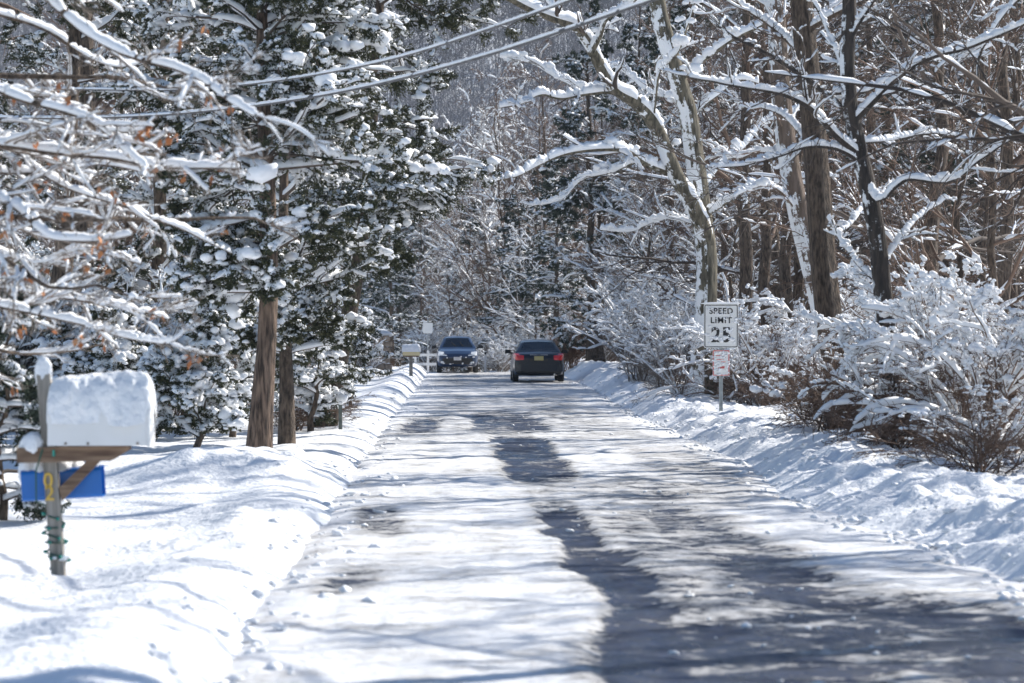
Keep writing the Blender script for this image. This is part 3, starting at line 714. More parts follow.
pix_tree("bare_tree", "dark-barked tree with spreading snow-topped limbs low over the right-hand bushes",
    [(893, 462), (890, 380), (884, 300), (874, 210), (862, 160), (853, 120), (848, 60), (851, 0), (846, -120), (850, -300)], 35.5, (.135, .055), [
    ([(860, 154), (836, 134), (812, 108), (790, 95), (765, 89), (724, 84), (690, 80)], (0, -1.5), .05, .012),
    ([(853, 116), (826, 92), (790, 66), (765, 52), (738, 38), (715, 22)], (0, .8), .045, .012),
    ([(864, 162), (838, 148), (808, 146), (772, 158), (745, 165), (716, 168)], (0, -.6), .04, .01),
    ([(853, 122), (880, 95), (905, 72), (930, 58), (975, 45), (1010, 30), (1050, 10)], (0, -1), .05, .014),
    ([(834, 92), (868, 90), (900, 70), (926, 60), (960, 55), (990, 40)], (0, 1), .03, .010),
    ([(850, 80), (838, 50), (826, 20), (806, -20)], (0, .5), .04, .014),
    ([(851, 40), (866, 12), (890, -20)], (0, -.4), .03, .012),
    ([(868, 180), (880, 200), (905, 180), (950, 182), (985, 158), (1010, 140), (1050, 128)], (0, -1.2), .035, .010),
    ([(860, 142), (890, 140), (930, 134), (968, 137)], (0, 1.2), .028, .008),
    ([(880, 270), (905, 235), (925, 215), (950, 200)], (0, .8), .03, .008),
    ([(1050, -30), (1000, 20), (978, 70), (985, 95), (975, 145), (968, 190)], (-.5, -.8), .022, .006),
    ([(882, 285), (858, 262), (842, 240), (830, 215)], (0, .5), .03, .008),
    ], 'bark_dark', 'twig_dark', snow=.036, n2=6, n3=4, n4=2, l2=(.14, .34), gap=.15)

pix_tree("bare_tree", "thick brown trunk rising out of the brush to the right of the speed limit sign",
    [(842, 446), (838, 380), (826, 285), (820, 200), (812, 100), (802, 0), (796, -150), (790, -330)], 41, (.20, .14), [
    ([(816, 150), (790, 120), (765, 110), (740, 112)], (0, 2), .05, .012),
    ([(808, 60), (780, 30), (750, 10), (700, -20)], (0, 1), .06, .014),
    ([(806, 30), (840, 10), (880, -10), (920, -40)], (0, -1), .06, .014),
    ([(824, 240), (850, 225), (872, 200), (900, 190)], (0, 2), .04, .01),
    ([(800, -60), (740, -110), (690, -180)], (0, 2), .07, .02),
    ([(796, -150), (850, -220), (910, -280)], (0, -1), .07, .02),
    ], 'bark', 'twig', snow=.034, n2=7, n3=5, n4=2)
pix_tree("bare_tree", "leaning trunk plastered with snow down its left side, beside the thick brown trunk",
    [(836, 392), (828, 330), (812, 262), (800, 215), (788, 150), (782, 100), (778, 40), (776, -60), (770, -220)], 46, (.19, .11), [
    ([(790, 160), (764, 150), (740, 158), (715, 150)], (0, 1), .04, .01),
    ([(780, 60), (800, 30), (830, 10), (850, -20)], (0, 1), .05, .012),
    ([(778, 20), (750, -20), (720, -50)], (0, 1), .05, .012),
    ([(800, 215), (778, 190), (760, 185), (735, 196)], (0, -1), .035, .01),
    ([(774, -100), (820, -160), (860, -220)], (0, 1), .06, .02),
    ], 'bark_white', 'twig', snow=.045, n2=7, n3=6, n4=3)

# bare woodland trees: a few kinds, then copies
GW = "bare trees in the roadside woods"
tA = bare_tree("straight bare trunk directly right of the speed limit sign", H=14, r=.17, limbs=17, first=.3, snow=.024, gap=.66, spread=(.16, .32), loc=px_loc(757, 64), group=GW)
tB = bare_tree("straight grey-brown bare tree on the right, between the dark spreading tree and the frame edge", H=13, r=.15, limbs=16, first=.18, twig='twig_dark', snow=.024, gap=.62, loc=px_loc(937, 52), group=GW)
tC = bare_tree("thin bare tree with many low snowy limbs at the right frame edge", H=9, r=.085, limbs=20, first=.08, snow=.03, gap=.55, loc=px_loc(1000, 46), group=GW, spread=(.3, .5))
tD = bare_tree("slender bare tree with white twigs near the bend of the road", H=8, r=.07, limbs=22, first=.07, snow=.045, gap=.22, twig='twig_grey', loc=px_loc(640, 92), group=GW, spread=(.3, .5))
dup(tA, px_loc(995, 62), 1.9, 1.1, "thick straight bare trunk at the top right corner of the view")
dup(tB, px_loc(770, 72), 2.6, 1.0, "bare trunk behind and right of the speed limit sign")
dup(tA, px_loc(602, 112), .7, (.8, .8, .7), "dark bare trunk behind the brown bush near the charcoal car")
zones = [
 ("bare tree deep in the right-hand woods with snow on its twigs", 46, 64, 125, (735, 1060), (tA, tB, tC)),
 ("bare tree in the woods behind the big forked tree", 18, 68, 150, (610, 735), (tA, tD, tC)),
 ("bare tree beyond the bend of the road, behind the two cars", 22, 132, 185, (395, 640), (tD, tA, tC)),
 ("bare snowy tree far off where the road bends out of sight", 12, 165, 195, (365, 470), (tD, tC, tD)),
 ("bare snowy tree in the woods behind the left-hand cedars", 22, 52, 130, (-40, 380), (tC, tD, tA)),
]
for lab, cnt, d0, d1, (p0, p1), kinds in zones:
    rng = np.random.default_rng(len(lab)*131+cnt)
    for k in range(cnt):
        for _ in range(30):
            d = d0*(d1/d0)**rng.uniform(); px = rng.uniform(p0, p1); x = (px-VX)/F*d
            if x > edgeR(np.array([d]))[0]+3.0 or x < edgeL(np.array([d]))[0]-4.6: break
        s = rng.uniform(.8, 1.2)
        dup(kinds[k % 3], px_loc(px, d), rng.uniform(0, 6.28), (s, s, s*rng.uniform(.85, 1.1)), lab, GW)
for k, (px, d) in enumerate(((447, 176), (468, 168), (488, 160), (505, 152), (524, 158), (541, 149), (478, 182), (515, 175))):
    dup((tD, tC)[k % 2], px_loc(px, d), k*2.3, (1.5, 1.5, 1.75), "tall bare snowy tree closing the view above the two cars", GW)
# trees standing just right of the frame; their shadows cross the road
for k, (x, y) in enumerate(((12.5, 27.), (10.2, 31.5), (14.5, 35), (11., 38.), (8.4, 33.0), (9.5, 21.5), (11.7, 23.3), (8.3, 17.2))):
    dup((tB, tC, tA, tA, tB, tC, tC, tC)[k], (x, y, float(gz(np.array([x]), np.array([y]))[0])), k*1.7, 1.0, "bare roadside tree just past the right edge of the view, its shadow crossing the road", GW)

# evergreens in the middle distance
GE = "snowy evergreens by the bend"
eA = evergreen("snow-hung hemlock behind the long limbs of the forked tree", H=15, r=.2, base=1.0, reach=3.0, limbs=95, n2=6, n3=4, foliage='spruce', bark='bark', droop=-.06, slope=(1.0, 1.7), tip=.25, ncard=6, card=(.06, .12), cw=.02, lump=.32, big=1.35, loc=px_loc(592, 112), name="hemlock_tree", group=GE)
dup(eA, px_loc(640, 112), 1.0, (.9, .9, 1.0), "snow-hung hemlock just left of the forked trunk, behind the white bushes")
dup(eA, px_loc(468, 160), 2.2, (.85, .85, .68), "dark hemlock beyond the bend, above the navy car")
dup(eA, px_loc(516, 147), 3.3, (.9, .9, .66), "dark hemlock beyond the bend, above the gap between the two cars")
dup(eA, px_loc(556, 136), 4.4, (.85, .85, .66), "dark hemlock beyond the bend, above the charcoal car")
dup(eA, px_loc(497, 170), 1.6, (1., 1., .82), "tall dark hemlock far beyond the bend, above the gap between the two cars")
dup(eA, px_loc(542, 150), 2.9, (.95, .95, .84), "tall dark hemlock far beyond the bend, above the charcoal car")
dup(eA, px_loc(690, 105), 5.2, 1.0, "snow-hung hemlock behind the trunk of the forked tree")
dup(eA, px_loc(392, 138), 5.9, (.75, .75, .6), "hemlock on the left side of the road beyond the small cream mailbox")
dup(eA, px_loc(346, 98), .4, (.8, .8, .75), "hemlock on the left side of the road above the stone pier")
for k, (px, d) in enumerate(((770, 95), (860, 88), (950, 82), (1015, 90))):
    dup(eA, px_loc(px, d), k*1.3, (.9, .9, 1.0), "dark hemlock deep in the right-hand woods behind bare trunks", "hemlocks in the right-hand woods")

for k, (px, d) in enumerate(((372, 168), (398, 172), (424, 178), (450, 186), (412, 190))):
    dup(eA, px_loc(px, d), k*1.9+.4, (.9, .9, .75+.07*k), "snowy hemlock far off where the road bends out of sight, above the left road edge", "far hemlocks round the bend")
# ------------------------------------------------------------------ roadside brush
GB = "snowy roadside brush"
bA = shrub("brown twiggy bush at the foot of the thick brown trunk", twig='twig', snow=.018, gap=.7, lump=.10, bare0=.4, loc=px_loc(832, 39.5), group=GB, stems=20, L=(1.0, 1.9))
bB = shrub("large bush bowed low under thick snow at the right edge of the view", stems=26, L=(1.8, 2.8), arch=-.20, out=(.2, 1.1), twig='twig', snow=.055, lump=.8, gap=.2, bare0=.2, loc=px_loc(990, 34), group=GB, r=.018)
bC = shrub("reddish brown leafy bush right behind the charcoal car", stems=34, L=(1.4, 2.2), arch=-.03, out=(.05, .6), twig='twig_red', snow=.006, gap=.8, loc=px_loc(571, 113), group=GB, leaves=2600)
bD = shrub("white frosted bush at the road edge behind the forked tree", stems=26, L=(1.4, 2.4), arch=-.09, out=(.1, .8), twig='twig_grey', snow=.042, lump=.20, gap=.18, loc=px_loc(665, 70), group=GB)
dup(bB, px_loc(1045, 38), 2.0, 1.05, "snow-bowed bush half cut off by the right edge of the view")
dup(bB, px_loc(985, 37.5), 5.1, 1.12, "tall snow-bowed bush just behind the large bowed bush at the right edge")
dup(bB, px_loc(966, 40), 4.1, .85, "snow-bowed bush right behind the trunk of the dark spreading tree")
dup(bA, px_loc(900, 35), 1.1, (.9, .9, .7), "brown twiggy bush below the snow-bowed bush on the right bank")
dup(bA, px_loc(985, 30), 2.9, (.9, .9, .6), "low brown brush at the right frame edge on top of the snow bank")
dup(bA, px_loc(826, 46), 3.7, .75, "brown twiggy bush on the bank between the sign and the thick brown trunk")
dup(bA, px_loc(778, 56), 5.0, .7, "brown twiggy bush right of the sign post")
dup(bA, px_loc(870, 41), 5.6, 1.1, "brown twiggy bush right of the thick brown trunk")
dup(bA, px_loc(762, 60), .6, (1.1, 1.1, 1.2), "brown twiggy bush directly behind the speed limit sign")
dup(bD, px_loc(640, 80), 1.9, (1.2, 1.2, 1.3), "tall white frosted bush left of the forked trunk")
dup(bD, px_loc(672, 92), 3.3, (1.2, 1.2, 1.2), "white frosted bush on the snow bank ahead of the charcoal car")
dup(bD, px_loc(680, 64), 4.4, .9, "white frosted bush at the left foot of the forked trunk")
zones = [
 ("bush with snowy twigs in the undergrowth of the right-hand woods", 34, 58, 110, (745, 1060), (bA, bA, bA, bB)),
 ("snowy bush in the undergrowth behind the left-hand cedars", 22, 44, 95, (-30, 300), (bD, bA, bD)),
 ("frosted bush far off where the road bends out of sight", 16, 163, 192, (365, 470), (bD, bD, bA)),
 ("frosted bush beyond the bend of the road", 20, 126, 165, (405, 640), (bD, bD, bA)),
 ("frosted bush in the woods between the forked tree and the bend", 14, 75, 125, (615, 735), (bD, bA)),
]
for lab, cnt, d0, d1, (p0, p1), kinds in zones:
    rng = np.random.default_rng(len(lab)*131+cnt)
    for k in range(cnt):
        for _ in range(30):
            d = d0*(d1/d0)**rng.uniform(); px = rng.uniform(p0, p1); x = (px-VX)/F*d
            if x > edgeR(np.array([d]))[0]+1.7 or x < edgeL(np.array([d]))[0]-3.0: break
        s = rng.uniform(.85, 1.35)
        dup(kinds[k % len(kinds)], px_loc(px, d), rng.uniform(0, 6.28), s, lab, GB)
dup(bA, px_loc(310, 46.5), 2.2, (.8, .8, .5), "low brown brush under the snow-bowed cedar sapling by the green stake")
dup(bA, px_loc(292, 45), .9, (.7, .7, .45), "low brown brush just right of the second cedar trunk")
dup(bD, px_loc(502, 127), .5, (.8, .8, .7), "white frosted bush seen between the two cars")
dup(bD, px_loc(362, 86), 1.5, (.6, .6, .6), "small frosted bush left of the small cream mailbox")
dup(bA, px_loc(378, 100), 1.5, (.7, .7, .6), "brown brush behind the stone pier on the left roadside")

# ------------------------------------------------------------------ cars
def car(name, loc, rz, label, paint, kind):
    """x across, y along: rear bumper at y=0, nose at y=Lc"""
    root = thing(name, loc, label, "car"); root.rotation_euler = (0, 0, rz)
    if kind == 'sedan':
        Lc, hw, zb = 4.6, .875, .22
        deck = ([0, .06, .3, .75, 1.2, 3.2, 3.6, 4.2, 4.48, 4.6], [.80, .93, 1.00, 1.01, .95, .94, .93, .86, .76, .66])
        wid = ([0, .08, .35, 1.0, 3.6, 4.2, 4.5, 4.6], [.80, .92, .98, 1., 1., .97, .88, .78])
        bot = ([0, .1, .5, 4.1, 4.5, 4.6], [.34, .25, .21, .20, .24, .34])
        gh = ([.52, .70, 1.12, 1.5, 2.0, 2.5, 2.75, 3.45, 3.55], [1.0, 1.10, 1.345, 1.40, 1.425, 1.41, 1.36, .98, .94])
        yb, yf = .52, 3.5; rear_g = (.66, 1.12); front_g = (2.72, 3.4); wheels = (.95, 3.65); wr = .315; belt = .93
    else:
        Lc, hw, zb = 4.2, .865, .25
        deck = ([0, .05, .2, 2.6, 3.0, 3.4, 3.85, 4.1, 4.2], [.86, .98, 1.02, 1.0, 1.03, .99, .90, .78, .66])
        wid = ([0, .08, .3, 1.0, 3.2, 3.8, 4.1, 4.2], [.86, .95, .99, 1., 1., .96, .88, .76])
        bot = ([0, .1, .5, 3.8, 4.1, 4.2], [.36, .28, .24, .24, .27, .36])
        gh = ([.06, .12, .45, .8, 1.5, 2.1, 2.35, 3.05, 3.12], [1.02, 1.08, 1.42, 1.48, 1.52, 1.49, 1.44, 1.03, .99])
        yb, yf = .08, 3.08; rear_g = (.18, .42); front_g = (2.32, 3.0); wheels = (.75, 3.35); wr = .325; belt = .99
    ip = lambda t, y: np.interp(y, t[0], t[1])
    n = 46; yv = np.unique(np.concatenate([np.linspace(0, Lc, n), np.linspace(0, .4, 10), np.linspace(Lc-.4, Lc, 10)]))
    A = []
    for y in yv:
        w = hw*ip(wid, y); zt = ip(deck, y); b = ip(bot, y); h = zt-b
        pr = [(0, b), (.80, b), (.93, b+.05*h), (.985, b+.22*h), (1., b+.48*h), (.985, b+.70*h), (.955, b+.84*h), (.90, b+.94*h), (.80, b+.985*h), (.55, zt), (0, zt+.015)]
        rgt = [(w*a, y, z) for a, z in pr]; lft = [(-a, y_, z) for a, y_, z in rgt[-2:0:-1]]
        A.append(rgt+lft+[rgt[0]])
    A = np.array(A); gb = G().grid(A)
    for e in (0, len(yv)-1):
        c = A[e][:-1].mean(0); ring = A[e][:-1]; m = len(ring)
        gb.add(np.vstack([ring, c]), [[i, (i+1) % m, m] if e == 0 else [(i+1) % m, i, m] for i in range(m)])
    # cabin: roof and pillars join the body, panes are parts of their own
    yc = np.unique(np.concatenate([np.linspace(yb, yf, 40), rear_g, front_g, (1.02+.9*(kind != 'sedan')*.5, 2.05, 2.12)]))
    sv = np.unique(np.concatenate([np.linspace(-1, 1, 41), [-.93, .93]]))
    def cab(y, s, off=0.):
        rz_ = max(ip(gh, y), belt+.005); k = min(1, (rz_-belt)/.40)
        wb = hw*.90; wt = hw*(.90-.24*k)
        pr = np.array([(wb, belt), (wt+.02, belt+(rz_-belt)*.86), (wt-.05, belt+(rz_-belt)*.96), (wt-.16, rz_-.005), (0, rz_+.012)])
        u = abs(s); t = np.array([0, .42, .50, .60, 1.])  # from the belt line to the roof centre
        q = 1-u
        x = np.interp(q, t, pr[:, 0]); z = np.interp(q, t, pr[:, 1])
        return (math.copysign(x+off, s) if s else 0., y, z+off)
    C = np.array([[cab(y, s) for s in sv] for y in yc])
    def is_pane(y, s):
        u = 1-abs(s)
        if rear_g[0] <= y <= rear_g[1] and abs(s) < .46: return 'rear_window'
        if front_g[0] <= y <= front_g[1] and abs(s) < .46: return 'windshield'
        lo = rear_g[1]-.05 if kind == 'sedan' else .5
        if lo < y < front_g[1]-.35 and .07 < u < .39 and not (2.03 < y < 2.13): return 'side_window'
        # the raked ends of the cabin: glass narrows with the pillar
        return None
    fb = []; panes = {}
    m = len(sv)
    for i in range(len(yc)-1):
        for j in range(m-1):
            ym = (yc[i]+yc[i+1])/2; sm = (sv[j]+sv[j+1])/2
            q = [i*m+j, i*m+j+1, (i+1)*m+j+1, (i+1)*m+j]
            k = is_pane(ym, sm)
            if k == 'side_window': k = k+('L' if sm < 0 else 'R')
            if k: panes.setdefault(k, []).append(q)
            else: fb.append(q)
    gb.add(C.reshape(-1, 3), fb)
    gb.build("body", paint, root)
    for k, fs in panes.items():
        used = np.unique(np.array(fs)); mp = {v: i for i, v in enumerate(used)}
        G().add(C.reshape(-1, 3)[used], [[mp[v] for v in f] for f in fs]).build(k.rstrip('LR') if k.startswith('side') else k, M['glass'], root)
    # seats and headrests seen through the glass
    for y0 in ((1.15, 2.25) if kind == 'sedan' else (.95, 2.0)):
        for sx in (-.36, .36):
            g = G().box((sx, y0, belt+.06), (.22, .07, .14), top=(.85, .8)); g.box((sx, y0, belt+.27), (.11, .05, .07), top=(.9, .9))
            g.build("seat", M['seat'], root, bevel=.02)
    # wheels
    for y0 in wheels:
        for sx in (-1, 1):
            cx = sx*(hw-.11)
            a = np.linspace(0, 2*np.pi, 33)
            pr = [(-.10, wr*.62), (-.105, wr*.9), (-.085, wr*.985), (0, wr), (.085, wr*.985), (.105, wr*.9), (.10, wr*.62)]
            g = G().grid(np.array([[(cx+px_, y0+r_*np.cos(t), wr+r_*np.sin(t)) for px_, r_ in pr] for t in a]))
            wo = bpy.data.objects.new("wheel", None); COL.objects.link(wo); wo.parent = root
            g.build("tyre", M['rubber'], wo)
            g = G(); xo = cx+sx*.085
            for k in range(10):
                t = k/10*2*np.pi; g.tube([(xo, y0, wr), (xo, y0+wr*.6*np.cos(t), wr+wr*.6*np.sin(t))], [.03, .022], 5)
            g.grid(np.array([[(xo-sx*.05, y0+r_*np.cos(t), wr+r_*np.sin(t)) for r_ in (0.001, wr*.62)] for t in a]))
            g.build("rim", M['rim'], wo)
    # mirrors
    for sx in (-1, 1):
        ym = front_g[1]-.45
        g = G().box((sx*(hw+.10), ym, belt+.08), (.11, .055, .065), top=(.85, .8)); g.tube([(sx*(hw-.07), ym, belt+.02), (sx*(hw+.05), ym, belt+.05)], .025, 6)
        g.build("mirror", M['trim'], root, bevel=.02)
    def yend(x, z, rear):
        """length position of the body skin at (x, z) on the chosen end"""
        rngy = np.linspace(0, .6, 121)
        for t in rngy:
            y = t if rear else Lc-t
            if hw*ip(wid, y)*.985 >= abs(x) and ip(deck, y)-.01 >= z and ip(bot, y) <= z: return y
        return (0.6 if rear else Lc-.6)
    def patch(nm, xs_, zs_, rear, m_, off=.008, shape=None, par=None):
        nx, nz_ = 9, 5
        Aq = []
        for i in range(nx):
            row = []
            for j in range(nz_):
                x = xs_[0]+(xs_[1]-xs_[0])*i/(nx-1); z0, z1 = zs_
                if shape: z0, z1 = shape(i/(nx-1), z0, z1)
                z = z0+(z1-z0)*j/(nz_-1)
                y = yend(x, z, rear); row.append((x, y-off if rear else y+off, z))
            Aq.append(row)
        Aq = np.array(Aq); bk = Aq.copy(); bk[..., 1] += (.03 if rear else -.03)
        g = G().grid(Aq); edge = [(i, 0) for i in range(nx)]+[(nx-1, j) for j in range(1, nz_)]+[(i, nz_-1) for i in range(nx-2, -1, -1)]+[(0, j) for j in range(nz_-2, -1, -1)]
        g.grid(np.array([[Aq[i, j] for i, j in edge], [bk[i, j] for i, j in edge]]))
        return g.build(nm, m_, par or root, smooth=False)
    if kind == 'sedan':
        for sx in (-1, 1):
            patch("tail_light", (sx*.50, sx*.86), (.73, .97), True, M['lens_red'], shape=lambda u, a, b: (a+.015*(1-u), b-.03*(1-u)))
        patch("bumper", (-.80, .80), (.36, .60), True, paint, .05)
        patch("lower_valance", (-.72, .72), (.30, .37), True, M['trim'], .03)
        patch("plate_recess", (-.30, .30), (.70, .90), True, M['trim'], .004)
        pl = patch("license_plate", (-.155, .155), (.73, .87), True, M['plate_yellow'], .016)
        patch("trunk_strip", (-.30, .30), (.905, .925), True, M['rim'], .014)
        patch("brake_light", (-.16, .16), (.955, .975), True, M['lens_red'], .008)
        g = G(); g.tube([(.52, .12, .27), (.52, .0, .265)], .03, 8); g.build("exhaust_pipe", M['rim'], root)
        bit = M['sign_black']; rear = True
    else:
        for sx in (-1, 1):
            patch("headlight", (sx*.44, sx*.80), (.70, .87), False, M['lens_clear'], .012, shape=lambda u, a, b: (a+.02*u, b-.02+.04*u))
            patch("fog_light", (sx*.56, sx*.68), (.40, .47), False, M['lens_clear'], .045)
        patch("grille", (-.38, .38), (.70, .82), False, M['trim'], .012)
        patch("bumper", (-.78, .78), (.36, .60), False, M["trim"], .03)
        patch("lower_grille", (-.45, .45), (.38, .48), False, M['trim'], .04)
        pl = patch("license_plate", (-.155, .155), (.52, .66), False, M['plate_white'], .05)
        patch("emblem", (-.05, .05), (.735, .785), False, M['rim'], .02)
        # road slush frozen to the nose
        c = []
        for k in range(16):
            x = rng.uniform(-.74, .74); z = rng.choice([.37, .40, .44, .62, .645])+rng.normal(0, .015)
            c.append((x, yend(x, z, False)+.045, z))
        c = np.array(c); s = rng.uniform(.012, .035, len(c))
        g = G(); g.add(*lumps(c, np.stack([s*1.8, s*.6, s], 1), 1, .3, np.repeat([[1., 0, 0]], len(c), 0))); g.build("frozen_slush", M['snow'], root)
        # wipers
        for x0 in (-.5, .1):
            g = G(); g.tube([cab(2.98, .3*x0, .02), cab(2.7, (x0+.35)*.42, .02)], .012, 5); g.build("wiper", M['trim'], root)
    return root
car("parked_car", (2.97, 95, float(drop(np.array(95.)))+.005), 0, "charcoal sedan seen from behind with red tail lights and a yellow plate", M['paint_dark'], 'sedan')
x_nav = (457.5-VX)/F*117
car("parked_car", (x_nav, 117+4.2-.0, .005), math.pi, "navy blue hatchback seen from the front, coming towards the camera on the left", M['paint_navy'], 'hatch')
for o in list(bpy.data.objects):
    if o.name.startswith("parked_car"): o.name = "car"

# ------------------------------------------------------------------ text helper
def text_mesh(txt, size, name, m, parent, loc, rot=(math.pi/2, 0, 0), ext=.002, off=.0, sx=1.):
    cu = bpy.data.curves.new(name, 'FONT'); cu.body = txt; cu.size = size; cu.extrude = ext; cu.offset = off
    cu.space_character = 1.12; cu.align_x = 'CENTER'; cu.align_y = 'CENTER'
    to = bpy.data.objects.new(name, cu); COL.objects.link(to)
    dg = bpy.context.evaluated_depsgraph_get(); me = bpy.data.meshes.new_from_object(to.evaluated_get(dg))
    bpy.data.objects.remove(to); me.materials.clear(); me.materials.append(m)
    o = bpy.data.objects.new(name, me); COL.objects.link(o); o.parent = parent; o.location = loc; o.rotation_euler = rot; o.scale = (sx, 1, 1)
    return o

# ------------------------------------------------------------------ speed limit sign
sx_, sd = (721.5-VX)/F*50, 50.
sz = float(gz(np.array([sx_]), np.array([sd]))[0])
sg = thing("speed_limit_sign", (sx_, sd, sz), "white speed limit sign above a small red-bordered panel on a steel post", "road sign")
ZB = EYE-(348-VY)/F*sd-sz; ZT = EYE-(304-VY)/F*sd-sz
g = G().box((0, .03, (ZT-.2)/2), (.022, .012, (ZT+.2)/2)); g.box((-.026, .022, (ZT-.2)/2), (.006, .018, (ZT+.2)/2)); g.box((.026, .022, (ZT-.2)/2), (.006, .018, (ZT+.2)/2))
g.build("post", M['galv'], sg, smooth=False)
def rounded(w, h, r, y, t):
    pts = []
    for cx, cz, a0 in ((w-r, h-r, 0), (-w+r, h-r, 90), (-w+r, -h+r, 180), (w-r, -h+r, 270)):
        for k in range(6): a = math.radians(a0+k*18); pts.append((cx+r*math.cos(a), cz+r*math.sin(a)))
    return pts
def panel(w, h, r, y, t, cz, name, m, parent):
    p = rounded(w, h, r, y, t); n = len(p); g = G()
    fr = [(a, y, cz+b) for a, b in p]; bk = [(a, y+t, cz+b) for a, b in p]
    g.add(np.array(fr+[(0, y, cz)]), [[i, (i+1) % n, n] for i in range(n)]); g.add(np.array(bk+[(0, y+t, cz)]), [[(i+1) % n, i, n] for i in range(n)])
    g.add(np.array(fr+bk), [[i, (i+1) % n, n+(i+1) % n, n+i] for i in range(n)])
    return g.build(name, m, parent, smooth=False)
def ringframe(w, h, r, b, y, cz, name, m, parent):
    o_ = rounded(w, h, r, 0, 0); i_ = rounded(w-b, h-b, max(r-b, .005), 0, 0); n = len(o_); g = G()
    V = [(a, y, cz+c) for a, c in o_]+[(a, y, cz+c) for a, c in i_]+[(a, y+.003, cz+c) for a, c in o_]+[(a, y+.003, cz+c) for a, c in i_]
    Fq = []
    for k in range(n):
        j = (k+1) % n; Fq += [[k, j, n+j, n+k], [2*n+k, 3*n+k, 3*n+j, 2*n+j], [k, 2*n+k, 2*n+j, j], [n+k, n+j, 3*n+j, 3*n+k]]
    g.add(np.array(V), Fq); return g.build(name, m, parent, smooth=False)
zc = (ZB+ZT)/2; hh_ = (ZT-ZB)/2
pn = panel(.305, hh_, .035, -.004, .003, zc, "sign_panel", M['sign_white'], sg)
ringframe(.292, hh_-.012, .03, .014, -.0085, zc, "border", M['sign_black'], pn)
for t, s_, dz, xs_ in (("SPEED", .145, .255, .98), ("LIMIT", .145, .095, 1.0), ("25", .36, -.165, .92)):
    text_mesh(t, s_, "lettering", M['sign_black'], pn, (0, -.008, zc+dz*hh_/.38), ext=.002, off=.003 if s_ < .2 else .010, sx=xs_)
ZB2 = EYE-(376-VY)/F*sd-sz; ZT2 = EYE-(350-VY)/F*sd-sz; zc2 = (ZB2+ZT2)/2; h2 = (ZT2-ZB2)/2
p2 = panel(.15, h2, .02, -.004, .003, zc2, "notice_panel", M['sign_white'], sg)
ringframe(.145, h2-.006, .018, .016, -.0085, zc2, "red_border", M['sign_red'], p2)
g = G()
for k in range(3):
    g.box((.03*(k-1)*.6+.02, -.006, zc2-.09+.012*k), (.055-.014*k, .0015, .008))
for (x, z, w) in ((-.04, .13, .05), (.05, .10, .03), (-.02, .06, .06), (.04, .02, .04)):
    g.box((x, -.006, zc2+z), (w, .0015, .006))
g.build("red_marking", M['sign_red'], p2, smooth=False)
# wind-driven snow stuck to both panels
c = []; s = []
for (x, z, r_) in ((-.2, .30, .03), (-.08, .275, .02), (.03, .225, .024), (.13, .30, .022), (.2, .2, .03), (.25, .08, .035), (.10, -.06, .04), (.16, -.10, .035), (-.02, -.24, .05), (.06, -.20, .04), (.2, -.24, .04), (-.15, -.22, .03), (-.06, .06, .018), (-.25, -.15, .03), (.02, -.1, .03), (.12, -.2, .03), (-.09, -.05, .018)):
    for k in range(5):
        c.append((x+rng.normal(0, .022), -.008, zc+z+rng.normal(0, .016))); s.append(r_*rng.uniform(.35, .9))
for k in range(26):
    c.append((rng.uniform(-.24, .24), -.009, zc+rng.uniform(-.32, .32))); s.append(rng.uniform(.008, .02))
for k in range(60):
    c.append((rng.uniform(-.13, .13), -.008, zc2+rng.uniform(-h2, h2)*.9)); s.append(rng.uniform(.01, .026))
c = np.array(c); s = np.array(s)
g = G(); g.add(*lumps(c, np.stack([s*1.3, s*.25, s], 1), 1, .35, np.repeat([[1., 0, 0.]], len(c), 0)))
g.add(*lumps(np.array([[0, 0, ZT+.015], [-.15, 0, ZT+.01], [.16, 0, ZT+.012]]), np.array([[.2, .02, .02]]*3), 2, .2, np.repeat([[1., 0, 0.]], 3, 0)))
g.build("stuck_snow", M['tree_snow'], sg)

# ------------------------------------------------------------------ big mailbox
MD = 19.
def mz(py): return EYE-(py-VY)/F*MD
def mx_(px): return (px-VX)/F*MD
bx0, bz0 = mx_(60), float(gz(np.array([mx_(60)]), np.array([MD]))[0])
mb = thing("mailbox", (bx0, MD, 0), "large white mailbox under a thick snow cap on a leaning wooden post with blue box", "mailbox")
L_ = lambda px, py, dy=0.: np.array([mx_(px)-bx0, dy, mz(py)])
pt, pb = L_(45.5, 374), L_(62, 600)
g = G()
ax = nrm(pt-pb); rx = nrm(np.cross([0, 1, 0], ax)); Rm = np.stack([rx, np.array([0, 1., 0]), ax], 1)
g.box((pt+pb)/2, (.046, .046, np.linalg.norm(pt-pb)/2), Rm); g.build("post", M['wood'], mb, smooth=False, bevel=.006)
# cross beam, underside cut at a slant at the road end
def prism(poly, y0, y1):
    n = len(poly); V = [(a, y0, b) for a, b in poly]+[(a, y1, b) for a, b in poly]; g = G()
    c = np.mean(poly, 0)
    g.add(np.array(V), [[i, n+i, n+(i+1) % n, (i+1) % n] for i in range(n)])
    g.add(np.array(V[:n]+[(c[0], y0, c[1])]), [[i, (i+1) % n, n] for i in range(n)]); g.add(np.array(V[n:]+[(c[0], y1, c[1])]), [[(i+1) % n, i, n] for i in range(n)])
    return g
P2 = lambda px, py: (mx_(px)-bx0, mz(py))
prism([P2(20, 447), P2(131, 444.5), P2(131, 449), P2(113, 460), P2(20, 462)], -.085, -.048).build("beam", M['wood_h'], mb, smooth=False, bevel=.004)
prism([P2(20, 447), P2(131, 444.5), P2(131, 449), P2(113, 460), P2(20, 462)], .048, .085).build("beam", M['wood_h'], mb, smooth=False, bevel=.004)
